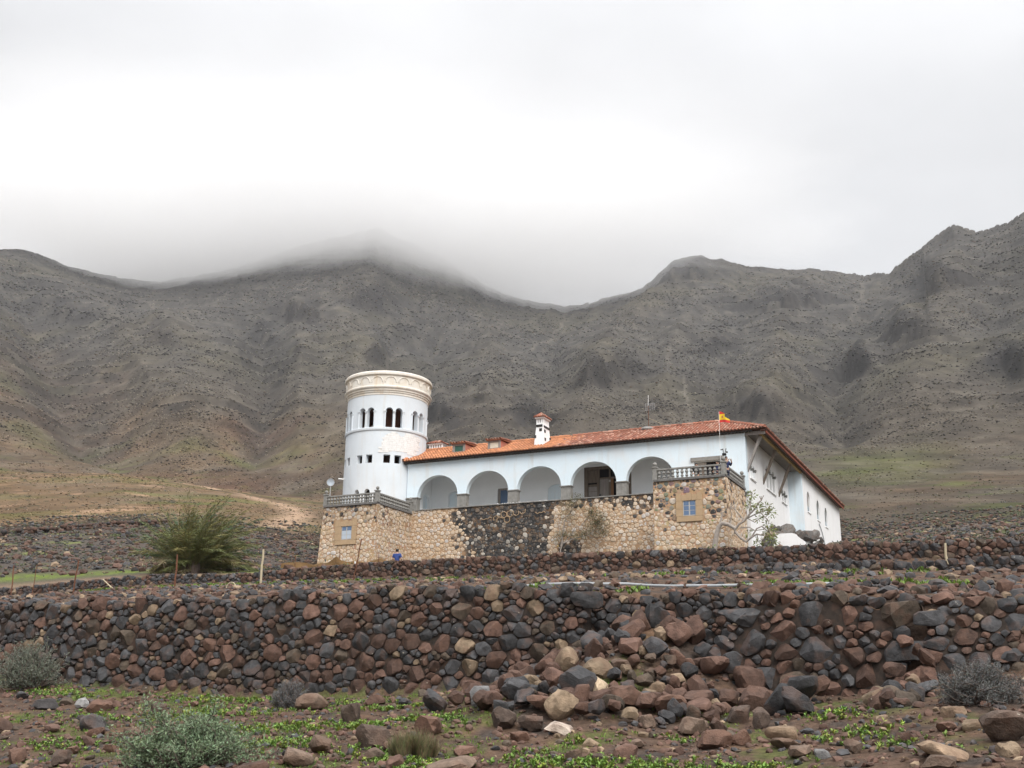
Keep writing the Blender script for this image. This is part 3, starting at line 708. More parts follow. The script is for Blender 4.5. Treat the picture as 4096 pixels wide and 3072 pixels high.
def dry_wall(label, s0, s1, W, zb, zt, rmin, rmax, seed, red=.42, tan=.04, batter=.10, bow=None, top_noise=.06, group='dry stone terrace walls', lift=1.0, big=.5, depth=.34, back=.14):
    rng = random.Random(seed); L = s1 - s0
    top = lambda a: max(.08, float(zt(s0 + a) - zb(s0 + a)) + top_noise * float(perlin((s0 + a) * 1.3, seed * .7)) * 2 + .03)
    Wf = (lambda s: W + bow(s)) if bow else (lambda s: W)
    mid = s0 + L / 2
    root = thing('dry_stone_wall', T(mid, Wf(mid), float(zb(mid))), label, 'stone wall', group)
    pts = pack(L, top, rmin, rmax, rng, 1.22, 1.0, big)
    cl = cells(pts, L, top)
    mp = lambda a, b_, d: T(s0 + a, Wf(s0 + a) + b_ * batter - d, float(zb(s0 + a)) - .06 + b_)
    n = stone_wall(root, cl, mp, lambda a, b_, r: basalt_col(rng, red, tan, lift), rng, M['basalt'], depth=depth, back=back)
    # dark earth and rubble core seen between the stones
    core = MB(); K = max(4, int(L / .5))
    for i in range(K):
        a0, a1 = L * i / K, L * (i + 1) / K; q = []
        for a_, lo in ((a0, 0), (a1, 0)):
            pass
        def pt(a_, b_, dw): return T(s0 + a_, Wf(s0 + a_) + b_ * batter + dw, float(zb(s0 + a_)) - .06 + b_)
        h0, h1 = top(a0) - .10, top(a1) - .10
        core.hexa([pt(a0, -.35, .05), pt(a1, -.35, .05), pt(a1, -.35, .50), pt(a0, -.35, .50), pt(a0, h0, .05), pt(a1, h1, .05), pt(a1, h1, .50), pt(a0, h0, .50)], (.030, .023, .019))
    core.build('rubble_core', M['gravel'], root)
    # cap stones lying along the top
    return root, n

# ------------------------------------------------------------------ dry stone walls
dry_wall('tall dark dry stone wall across the left foreground, left of the breach', -21.5, -6.35, 15.70, ZB, ZT, .070, .185, 1, red=.30, tan=.045, batter=.10, big=.6)
dry_wall('broken back row of dark stones behind the rubble in the wall breach', -6.9, -3.3, 16.15, lambda s: .55 + 0 * s, lambda s: ZT(s) + .02, .055, .14, 2, red=.30, tan=.03)
dry_wall('big bouldered dry stone wall right of the breach', -4.25, -1.75, 15.55, lambda s: ZB(s) - .05, lambda s: np.interp(s, [-4.3, -3.7, -2.6, -1.7], [.95, 1.62, 1.70, 1.35]), .095, .235, 3, red=.34, tan=.03, batter=.18, big=.9, depth=.5)
dry_wall('dry stone wall running off the right edge of the picture', -1.35, 3.2, 15.55, lambda s: ZB(s) + .05, lambda s: np.interp(s, [-1.4, -.9, 3.3], [1.25, 1.58, 1.6]), .07, .165, 4, red=.40, tan=.03, batter=.30, bow=lambda s: .22 * (s + 1.3), big=.8)
dry_wall('back row of small stones above the bouldered wall on the right', -3.8, 1.5, 16.6, lambda s: 1.15 + 0 * s, lambda s: ZT(s) + .16, .05, .13, 5, red=.35, tan=.03, batter=.3)
dry_wall('long upper dry stone wall of reddish stones in front of the villa', -30.2, 3.5, 36.85, lambda s: UB(s) - .04, UT, .085, .16, 6, red=.55, tan=.03, batter=.08, top_noise=.03, big=.75)
dry_wall('low dark dry stone wall left of the villa, below the palm', -47.5, -30.2, 36.95, lambda s: UB(s) - .04, UT, .085, .16, 7, red=.22, tan=.02, batter=.10, top_noise=.06)
dry_wall('low grey dry stone terrace wall above the grey hose', -12.0, 2.0, 28.0, lambda s: np.interp(s, [-12, -4.4, -.3, 3], [3.32, 3.26, 2.95, 2.9]), lambda s: np.interp(s, [-12, -10, -6, 3], [3.48, 3.62, 3.66, 3.55]), .08, .15, 8, red=.12, tan=.02, batter=.2)
def farwall():
    rng = random.Random(77)
    pts = [(math.radians(a), np.interp(a, [-29, -22, -17.5], [92, 96, 101])) for a in np.arange(-29, -17.2, .16)]
    r0, a0 = 95, math.radians(-23)
    root = thing('field_wall', (r0 * math.sin(a0), r0 * math.cos(a0), gz(r0 * math.sin(a0), r0 * math.cos(a0))), 'far tumbled field wall below the bare orange hill', 'stone wall')
    mbs = MB(); k_ = 0
    for a, r in pts:
        if math.radians(-24.6) < a < math.radians(-24.3): continue
        for j in range(2):
            rr_ = r + rng.uniform(-.3, .3); aa = a + rng.uniform(-.001, .001); x, y = rr_ * math.sin(aa), rr_ * math.cos(aa)
            sz = rng.uniform(.12, .24); c = (x, y, gz(x, y) + .10 + j * .22)
            mm = MB(); mm.ball(c, sz, 7, 5, basalt_col(rng, .6, .0, .8), (rng.uniform(.9, 1.4), 1, rng.uniform(.7, 1)))
            if k_ < 200: mesh_obj('stone', mm.v, mm.f, M['basalt'], root, cols=mm.c); k_ += 1
            else: mbs.add(mm.v, mm.f, mm.c[0])
    if mbs.v: mbs.build('small_stones', M['basalt'], root, smooth=True, angle=None, kind='stuff')
farwall()

# ------------------------------------------------------------------ loose rocks
def rock_mesh(name, seed, sub=3, squash=(1, 1, 1), planes=9, soft=.06):
    rng = random.Random(seed); bm = bmesh.new(); bmesh.ops.create_icosphere(bm, subdivisions=sub, radius=1)
    ns = []
    for ax in ((1, 0, 0), (-1, 0, 0), (0, 1, 0), (0, -1, 0), (0, 0, 1), (0, 0, -1)):
        v = (Vector(ax) + Vector((rng.gauss(0, 1), rng.gauss(0, 1), rng.gauss(0, 1))) * .30).normalized(); ns.append((v, rng.uniform(.58, .85)))
    for i in range(planes - 5):
        v = Vector((rng.gauss(0, 1), rng.gauss(0, 1), rng.gauss(0, 1))).normalized(); ns.append((v, rng.uniform(.70, 1.0)))
    for v in bm.verts:
        d = v.co.normalized(); r = 1.15
        for n_, c in ns:
            q = d.dot(n_)
            if q > 1e-3: r = min(r, c / q)
        r = r * (1 - soft) + soft * .85
        k_ = float(fbm(np.array(d.x * 2.2 + seed), np.array(d.y * 2.2 + d.z * 1.7), 3, 300 + seed)) * .09
        v.co = d * (r + k_)
        v.co = Vector((v.co.x * squash[0], v.co.y * squash[1], v.co.z * squash[2]))
    me = bpy.data.meshes.new(name); bm.to_mesh(me); bm.free()
    fin_mesh(me, M['rock'], True, 26); return me
ROCKS = [rock_mesh('rock_shape', 500 + i, 3 if i < 8 else 2, (1.0, random.Random(i).uniform(.75, 1.0), random.Random(i + 50).uniform(.66, .95)), soft=.02 + .015 * (i % 4)) for i in range(14)]
TAN = (.26, .185, .125); BRN = (.120, .086, .065); RED = (.128, .076, .056); DRK = (.062, .058, .058); GRY = (.15, .147, .145); CRM = (.46, .36, .25); DBR = (.085, .062, .050); WHT = (.44, .37, .31)
def rock(s, w, wid, hr, col, label, group=None, shape=None, sink=.28, rng=random.Random(5), z=None, rot=None, tilt=.25):
    """a loose rock: width in metres, height ratio"""
    x, y, _ = T(s, w, 0); me = ROCKS[shape if shape is not None else rng.randrange(len(ROCKS))]
    o = bpy.data.objects.new('rock', me); COL.objects.link(o)
    sx = wid / 2 * 1.08; sz = sx * hr * 1.25
    o.scale = (sx, sx * .9, sz); o.rotation_euler = (rng.uniform(-tilt, tilt), rng.uniform(-tilt, tilt), rot if rot is not None else rng.uniform(0, 6.28))
    o.location = (x, y, (gz(x, y) if z is None else z) + sz * (.78 - sink)); o.color = (*col, 1)
    return tag(o, label, 'rock', group)
def col(c, f=1.0): return tuple(x * f for x in c)
rock(-5.38, 13.99, 0.38, 0.92, col(CRM), 'pale cream boulder with a dark patch, in the breach rubble')
rock(-5.37, 12.67, 0.37, 0.52, col(WHT), 'whitish rounded boulder lying low behind bright green weeds')
rock(-10.11, 14.26, 0.50, 0.73, col(BRN, 1.35), 'large brown block right beside the grey dead bush at the wall foot')
rock(-6.92, 13.65, 0.36, 0.90, col(GRY), 'smooth light grey angular boulder at the foot of the wall')
rock(-6.91, 12.24, 0.51, 0.52, col(RED, 1.05), 'broad reddish boulder with a patch of pale lichen, behind the dry grass tuft')
rock(-8.63, 13.09, 0.33, 1.05, col(DBR, 1.1), 'upright dark brown boulder among green weeds below the wall')
rock(-7.15, 11.39, 0.44, 0.57, col(DBR, 1.15), 'dark brown block left of the dry grass tuft')
rock(-7.58, 10.94, 0.32, 0.77, col(BRN), 'brown slanting boulder left of the dark block near the dry grass')
rock(-7.41, 10.25, 0.37, 0.56, col(BRN, 1.45), 'tan flat topped block right of the grey green shrub at the bottom edge')
rock(-5.72, 10.60, 0.50, 0.26, col(BRN, 1.35), 'low tan rock cut by the bottom edge below the dry grass tuft')
rock(-6.01, 11.46, 0.27, 0.55, col(RED, 1.25), 'orange brown square block right of the dry grass tuft')
rock(-6.17, 12.79, 0.39, 0.68, col(DBR), 'dark rounded boulder below the light grey angular boulder')
rock(-4.40, 13.98, 0.45, 0.71, col(RED), 'broad flat red boulder at the front of the breach rubble')
rock(-5.86, 13.39, 0.49, 0.55, col(RED, .95), 'reddish boulder with a lighter cut face, left end of the rubble fan')
rock(-4.96, 13.95, 0.56, 0.59, col(RED), 'big lumpy red boulder in the middle of the rubble fan')
rock(-3.91, 13.33, 0.40, 0.62, col(BRN, 1.4), 'wide tan faced boulder at the right of the rubble fan')
rock(-4.71, 14.44, 0.34, 0.70, col(TAN, .8), 'tan pointed boulder under the breach, right of the cream one')
rock(-3.12, 13.45, 0.27, 1.11, col(DBR, 1.1), 'dark brown upright boulder at the right of the rubble fan')
rock(-3.46, 13.79, 0.28, 0.89, col(DBR), 'dark squat boulder left of the upright one, right of the rubble fan')
rock(-3.37, 12.21, 0.36, 0.65, col(RED, .9), 'red brown boulder leaning behind the green weeds at bottom centre')
rock(-3.09, 12.35, 0.21, 1.00, col(RED), 'red rock with a ridged top right of the leaning boulder')
rock(-0.44, 11.34, 0.44, 0.76, col(DBR, 1.15), 'huge round brown boulder at the right edge of the picture')
rock(-0.91, 10.79, 0.54, 0.35, col(TAN, .95), 'wide flat pale tan slab in the bottom right corner')
rock(-0.92, 10.37, 0.32, 0.53, col(BRN, .9), 'round brown boulder cut by the bottom edge before the pale slab')
rock(-2.68, 12.53, 0.34, 0.56, col(TAN, .75), 'tan block with a flat top in the right foreground scree')
rock(-2.55, 11.99, 0.29, 0.45, col(BRN, 1.3), 'grey tan rock just below the flat topped tan block')
rock(-2.28, 11.40, 0.29, 0.48, col(BRN, 1.4), 'brown tan rock in front, below the grey tan rock')
rock(-2.05, 11.26, 0.15, 0.67, col(GRY), 'small light grey rock at the right of the brown tan rock')
rock(-1.78, 11.45, 0.23, 0.72, col(BRN, 1.05), 'brown rock beside a single weed in the right scree')
rock(-0.96, 13.03, 0.26, 0.51, col(TAN, .65), 'tan brick shaped rock in front of the grey bush on the right')
rock(-14.74, 13.50, 0.43, 0.50, col(DRK), 'low black twin rock on the far left of the foreground')
rock(-14.36, 13.88, 0.25, 0.92, col(GRY, 1.9), 'rock crusted with white lichen in the left foreground')
rock(-13.74, 13.65, 0.39, 0.55, col(RED), 'red hollow sided block right of the white crusted rock')
rock(-12.70, 13.85, 0.33, 0.71, col(DBR, 1.1), 'brown dome shaped boulder alone in the weeds on the left')
rock(-12.49, 12.39, 0.39, 0.69, col(DRK, 1.15), 'round dark boulder in the left foreground')
rock(-12.12, 12.06, 0.27, 0.60, col(RED), 'red rock with pale lichen in front of the round dark boulder')
rock(-10.66, 10.08, 0.26, 1.12, col(DBR), 'dark pointed boulder at the bottom edge on the left')
rock(-11.66, 10.32, 0.30, 0.95, col(RED, .85), 'big brown boulder in the bottom left corner')
rock(-11.42, 12.00, 0.28, 0.53, col(BRN), 'flat brown rock left of the grey green shrub')
rock(-11.34, 12.50, 0.26, 0.67, col(BRN, 1.15), 'brown cube like rock behind the grey green shrub')
rock(-11.43, 10.99, 0.29, 0.40, col(RED), 'long flat red rock near the bottom left')
rock(-10.92, 11.09, 0.21, 0.65, col(RED, 1.05), 'reddish wedge shaped rock left of the grey green shrub')
rock(-3.74, 14.79, 0.32, 0.42, col(TAN, 1.1), 'yellowish slab leaning at the foot of the big bouldered wall')
rock(-4.21, 14.47, 0.22, 0.92, col(WHT), 'pinkish white rock right of the breach rubble')
rock(-3.52, 15.28, 0.68, 0.28, col(RED, .8), 'long red brown foot boulder under the big bouldered wall')
rock(-1.47, 14.24, 0.32, 0.86, col(DRK, 1.1), 'steep dark boulder in the gap on the right, beside the grey bush')
rock(-4.51, 13.35, 0.25, 0.75, col(BRN, 1.3), 'brown rock with a flat lit face near the middle of the rubble foot')
rock(-5.78, 12.82, 0.33, 0.81, col(DBR, 1.1), 'dark pyramid shaped rock below the rubble, left of the white boulder')
rock(-5.77, 12.38, 0.23, 0.60, col(RED), 'small brown pyramid rock left of the whitish boulder')
rock(-4.39, 11.42, 0.17, 0.69, col(DBR), 'dark round rock between weeds at bottom centre')
rock(-4.68, 11.46, 0.19, 0.79, col(BRN, .9), 'grey brown rounded rock between weeds at bottom centre')
rock(-4.25, 12.25, 0.24, 0.53, col(BRN, 1.3), 'tan slab in the weeds at bottom centre')
rock(-1.62, 12.73, 0.16, 0.58, col(BRN), 'rounded brown rock under the right scree weeds')
rock(-0.98, 12.25, 0.28, 0.36, col(RED), 'long low red rock by the huge boulder on the right')
rock(-5.35, 14.76, 0.32, 0.67, col(BRN), 'tan red low boulder in the breach above the red ones')
def rlabel(c, d, tail):
    k_ = 'tan' if c[0] > .2 else ('dark grey' if c[0] < c[2] * 1.2 else ('reddish brown' if c[0] > c[1] * 1.45 else 'brown'))
    return ('large ' if d > .30 else ('small ' if d < .2 else '')) + k_ + ' ' + tail
NAMED = [(o.location.x, o.location.y, o.scale.x) for o in COL.objects if o.name.startswith('rock')]
rngR = random.Random(31)
# the tumbled stones of the breach
nb_ = 0
for i in range(620):
    tq = rngR.random(); w_ = 16.15 - tq ** .8 * 2.9; s_ = -5.1 - .16 * (15.7 - w_) + rngR.gauss(0, .95)
    if s_ < -7.6 or s_ > -2.4: continue
    x, y, _ = T(s_, w_, 0); d = .16 + .34 * rngR.random() ** 1.5
    if any(math.hypot(x - a, y - b_) < (c + d / 2) * .56 for a, b_, c in NAMED): continue
    zc = gz(x, y) + rngR.uniform(0, .12)
    if nb_ >= 165: break
    nb_ += 1; bc = basalt_col(rngR, .50, .05, 1.0)
    rock(s_, w_, d, rngR.uniform(.55, .95), bc, rlabel(bc, d, 'tumbled stone in the rubble of the wall breach'), 'rubble of the wall breach', sink=rngR.uniform(.1, .5), rng=rngR, z=zc, tilt=.8)
    NAMED.append((x, y, d / 2))
# second smaller slip at the right
for i in range(30):
    w_ = 16.1 - rngR.random() ** .8 * 2.3; s_ = -1.55 + (15.8 - w_) * -.08 + rngR.gauss(0, .26); x, y, _ = T(s_, w_, 0); d = rngR.uniform(.12, .34)
    zc = gz(x, y) + max(0, w_ - 14.6) * .55 if w_ < 15.7 else 1.1
    bc = basalt_col(rngR, .5, .05, 1.0); rock(s_, w_, d, rngR.uniform(.5, .9), bc, rlabel(bc, d, 'tumbled stone in the small slip on the right of the wall'), 'stones of the right hand slip', sink=.3, rng=rngR, z=zc, tilt=.8)
# scree of the foreground
n_ = 0
for i in range(900):
    w_ = rngR.uniform(8.8, 15.3); s_ = rngR.uniform(-17, 2.2); x, y, _ = T(s_, w_, 0)
    if abs(math.degrees(math.atan2(x, y))) > 28: continue
    d = .13 + .20 * rngR.random() ** 1.8
    if fbm(np.array(x / 1.3), np.array(y / 1.3), 2, 55) < -.05 and rngR.random() < .6: continue
    if any(math.hypot(x - a, y - b_) < (c + d / 2) * .9 for a, b_, c in NAMED): continue
    if n_ >= 70: break
    bc = basalt_col(rngR, .62, .05, 1.1); rock(s_, w_, d, rngR.uniform(.4, .8), bc, rlabel(bc, d, 'rock lying loose in the foreground scree'), 'loose rocks of the foreground scree', sink=.35, rng=rngR, tilt=.5)
    NAMED.append((x, y, d / 2)); n_ += 1
def scatter_stones(name, n, place_f, size_f, col_f, seed, sub=1, kind='stuff'):
    rng = random.Random(seed); mb = MB()
    bm = bmesh.new(); bmesh.ops.create_icosphere(bm, subdivisions=sub, radius=1); bv = [v.co.copy() for v in bm.verts]; bf = [tuple(v.index for v in f.verts) for f in bm.faces]; bm.free()
    for i in range(n):
        q = place_f(rng)
        if q is None: continue
        x, y = q; s_ = size_f(rng, x, y); sx, sy, sz = s_ * rng.uniform(.7, 1.3), s_ * rng.uniform(.7, 1.2), s_ * rng.uniform(.45, .9)
        e = Euler((rng.uniform(-.4, .4), rng.uniform(-.4, .4), rng.uniform(0, 6.28))).to_matrix(); z = gz(x, y) + sz * .25; c = col_f(rng)
        jit = [rng.uniform(.75, 1.15) for _ in bv]
        mb.add([Vector((x, y, z)) + e @ Vector((v.x * sx * j, v.y * sy * j, v.z * sz * j)) for v, j in zip(bv, jit)], bf, c)
    o = mb.build(name, M['gravel'], None, (0, 0, 0), smooth=True, angle=40, kind=kind); return o
def pl_front(rng):
    w_ = 8.6 + 7.0 * rng.random(); s_ = rng.uniform(-18, 3); x, y, _ = T(s_, w_, 0)
    if abs(math.degrees(math.atan2(x, y))) > 29: return None
    if s_ < -3.2 and rng.random() < .35 and fbm(np.array(x / 1.5), np.array(y / 1.5), 2, 77) > .1: return None
    return x, y
scatter_stones('small_rocks', 750, pl_front, lambda r, x, y: .035 + .035 * r.random(), lambda r: basalt_col(r, .62, .05, 1.1), 2, 2)
scatter_stones('gravel', 8500, pl_front, lambda r, x, y: .012 + .055 * r.random() ** 2.2, lambda r: basalt_col(r, .62, .05, 1.2), 3)
def pl_mid(rng):
    w_ = rng.uniform(16.3, 36.4); s_ = rng.uniform(-34, 4); x, y, _ = T(s_, w_, 0)
    if abs(math.degrees(math.atan2(x, y))) > 29: return None
    return x, y
scatter_stones('terrace_gravel', 3800, pl_mid, lambda r, x, y: .03 + .13 * r.random() ** 2.2, lambda r: basalt_col(r, .40, .09, 1.15), 4)
def pl_top(rng):
    w_ = rng.uniform(15.75, 18.2); s_ = rng.uniform(-4.2, 3); x, y, _ = T(s_, w_, 0); return x, y
scatter_stones('slope_stones', 700, pl_top, lambda r, x, y: .05 + .11 * r.random() ** 1.6, lambda r: basalt_col(r, .45, .03, 1.0), 9, 2)
def pl_field(rng):
    a = math.radians(rng.uniform(-29, 29)); r = 46 + 62 * rng.random() ** .8; x, y = r * math.sin(a), r * math.cos(a)
    if x * ST + y * CT < 40.5: return None
    s_, w_ = x * CT - y * ST, x * ST + y * CT
    if -9.5 < s_ - S0 < 21 and -6 < w_ - W0 < 28: return None
    return x, y
scatter_stones('field_stones', 8000, pl_field, lambda r, x, y: .06 + .26 * r.random() ** 2.6, lambda r: basalt_col(r, .45, .06, .95), 6)

# ------------------------------------------------------------------ villa: stone terrace
def mortared(root, L, Hh, mp, seed, colf, morf, holes=(), rmin=.105, rmax=.175, limit=300, aniso=1.14):
    """mortar face with proud rounded stones; mp(a, b, d) maps to the world"""
    rng = random.Random(seed); Hf = lambda a: Hh
    pts = pack(L, Hf, rmin, rmax, rng, aniso, 1.05, .8, 1)
    pts = np.array([p for p in pts if not any(x0 - p[2] * .6 < p[0] < x1 + p[2] * .6 and y0 - p[2] * .6 < p[1] < y1 + p[2] * .6 for x0, y0, x1, y1 in holes)])
    # rough courses
    pts[:, 1] = pts[:, 1] * .6 + .4 * (np.round(pts[:, 1] / .27) * .27)
    cl = cells(pts, L, Hf, aniso, ext=1.55, top_slack=0)
    good = []
    for poly, r in cl:
        poly = [(min(max(a, .012), L - .012), b_) for a, b_ in poly]
        for x0, y0, x1, y1 in holes:
            cx = sum(p[0] for p in poly) / len(poly); cy = sum(p[1] for p in poly) / len(poly)
            if cy < y0: poly = clip(poly, 0, 1, y0) if x0 < cx < x1 else poly
            elif cy > y1: poly = clip(poly, 0, -1, -y1) if x0 < cx < x1 else poly
            elif cx < x0: poly = clip(poly, 1, 0, x0)
            elif cx > x1: poly = clip(poly, -1, 0, -x1)
            if len(poly) < 3: break
        if len(poly) >= 3: good.append((poly, r))
    n = stone_wall(root, good, mp, lambda a, b_, r: colf(a, b_, rng), rng, M['tanstone'], limit, depth=.16, back=.03, gap=.010, flat=4.0, facet=.4, rnd=1, sharp=None)
    # mortar sheet
    nx, ny = int(L / .16) + 2, int(Hh / .16) + 2; vv = []; cc = []; ff = []
    for j in range(ny):
        for i in range(nx):
            a, b_ = L * i / (nx - 1), Hh * j / (ny - 1)
            vv.append(mp(a, b_, float(perlin(a * 4, b_ * 4, seed)) * .012)); cc.append(morf(a, b_, rng))
    for j in range(ny - 1):
        for i in range(nx - 1): q = j * nx + i; ff.append((q, q + 1, q + nx + 1, q + nx))
    mesh_obj('mortar_face', vv, ff, M['mortar'], root, cols=cc)
def tan_col(rng, k=1.0):
    q = rng.random(); f = rng.uniform(.88, 1.08) * k
    c = (.54, .435, .325) if q < .5 else ((.55, .48, .40) if q < .82 else ((.50, .38, .26) if q < .94 else (.53, .50, .47)))
    return tuple(x * f for x in c)
def drk_col(rng):
    k_ = rng.random(); f = .038 + .045 * k_; return (f, f * .98, f * .97)
def window_unit(root, u0, u1, z0, z1, v, panes, surround=None, face=-1):
    """two-leaf casement under a dressed stone surround, on a front facing wall at v"""
    w = MB(); w.box((u0, v - .03, z0), (u1, v - .008, z1)); win = w.build('window', M['frame'], root)
    um = (u0 + u1) / 2
    for k_, (a, b_) in enumerate(((u0 + .05, um - .035), (um + .035, u1 - .05))):
        for j in range(3):
            za = z0 + .05 + (z1 - z0 - .07) * j / 3; zb_ = z0 + .05 + (z1 - z0 - .07) * (j + 1) / 3 - .03
            g = MB(); g.box((a, v - .036, za), (b_, v - .0325, zb_)); g.build('pane', M[panes[j][k_]], win)
    if surround:
        a0, a1, b0, b1 = surround
        st_ = M['brown_stone']
        for x0, x1, y0, y1 in ((a0, u0 - .004, b0 + .30, (b0 + b1) / 2 - .1), (a0, u0 - .004, (b0 + b1) / 2 - .092, z1 - .02), (u1 + .004, a1, b0 + .30, (b0 + b1) / 2 + .05), (u1 + .004, a1, (b0 + b1) / 2 + .058, z1 - .02),
                               (a0 + .02, a1 - .02, b0, b0 + .292)):
            s_ = MB(); s_.box((x0, v - .085, y0), (x1, v - .01, y1)); s_.build('surround_stone', st_, root)
        n = 5
        for k_ in range(n):
            x0 = a0 + (a1 - a0) * k_ / n + .004; x1 = a0 + (a1 - a0) * (k_ + 1) / n - .004
            s_ = MB(); s_.box((x0, v - .085, z1 - .012), (x1, v - .01, b1 - (.10 if k_ % 2 else 0))); s_.build('surround_stone', st_, root)

VF = -4.57
def bastion_left():
    root = thing('stone_bastion', H(-5.8, -2.3, -4.6), 'tan stone bastion with a small window, under the round tower', 'bastion')
    ul = lambda z: -7.77 - .075 * (-.27 - z)
    m_ = lambda a, b_, d: H(ul(-4.6 + b_) + (-3.64 - ul(-4.6 + b_)) * a / 4.2, VF - d, -4.6 + b_)
    colf = lambda a, b_, rng: (drk_col(rng) if rng.random() < .5 else (.24, .21, .18)) if (b_ > 3.2 and rng.random() < .34) else tan_col(rng, 1.0 if b_ < 3.4 else .85)
    morf = lambda a, b_, rng: tuple(x * rng.uniform(.9, 1.1) for x in ((.40, .265, .165) if b_ < 3.2 else (.33, .23, .15)))
    mortared(root, 4.2, 4.32, m_, 21, colf, morf, holes=[(-6.74 + 7.84, 1.83, -5.11 + 7.84, 3.42)])
    m2 = lambda a, b_, d: H(-3.64 + d, VF + a, -4.6 + b_)
    mortared(root, 4.4, 4.32, m2, 22, lambda a, b_, rng: drk_col(rng) if (b_ > 3.0 and a < 2 and rng.random() < .15) else tan_col(rng, .95), lambda a, b_, rng: tuple(x * rng.uniform(.85, 1.1) for x in ((.40, .265, .165) if b_ < 3 else (.31, .215, .14))), limit=150)
    c = MB(); c.hexa([H(-8.05, VF + .05, -4.9), H(-3.69, VF + .05, -4.9), H(-3.69, 0, -4.9), H(-8.05, 0, -4.9), H(-7.77, VF + .05, -.30), H(-3.69, VF + .05, -.30), H(-3.69, 0, -.30), H(-7.77, 0, -.30)])
    for i, p in enumerate(c.v): c.c.append((.38, .26, .16))
    c.build('masonry_core', M['mortar'], root)
    window_unit(root, -6.26, -5.46, -2.47, -1.59, VF, [('pale_glass', 'pale_glass'), ('pale_glass', 'pale_glass'), ('glass', 'glass')], (-6.74, -5.11, -2.79, -1.19))
bastion_left()
def bastion_right():
    root = thing('stone_bastion', H(17, -2.3, -4.6), 'stone bastion with dark stones above its blue paned window, below the flag', 'bastion')
    m_ = lambda a, b_, d: H(14.80 + a, VF - d, -4.6 + b_)
    def colf(a, b_, rng):
        p_ = sstep(1.5, 2.9, b_) * (.72 if a < 3.3 else .42)
        if rng.random() < p_: return tuple(x * rng.uniform(.7, 1.2) for x in (.19, .175, .155)) if rng.random() < .5 else drk_col(rng)
        return tan_col(rng, .98)
    morf = lambda a, b_, rng: tuple(x * rng.uniform(.9, 1.1) for x in (.41, .28, .18))
    mortared(root, 4.23, 4.32, m_, 23, colf, morf, holes=[(16.14 - 14.80, 4.6 - 2.65, 17.66 - 14.80, 4.6 - 1.04)])
    m2 = lambda a, b_, d: H(19.03 + d, VF + a, -4.6 + b_)
    mortared(root, 4.5, 4.32, m2, 24, lambda a, b_, rng: drk_col(rng) if (b_ > 2.6 and rng.random() < .2) else tan_col(rng, 1.0), lambda a, b_, rng: tuple(x * rng.uniform(.9, 1.1) for x in (.41, .28, .18)), limit=150)
    c = MB(); c.box((14.80, VF + .05, -4.9), (18.98, 0, -.30)); c.c = [(.38, .26, .16)] * len(c.v); c.build('masonry_core', M['mortar'], root)
    window_unit(root, 16.53, 17.28, -2.33, -1.46, VF, [('glass', 'glass')] * 3, (16.14, 17.66, -2.65, -1.04))
bastion_right()
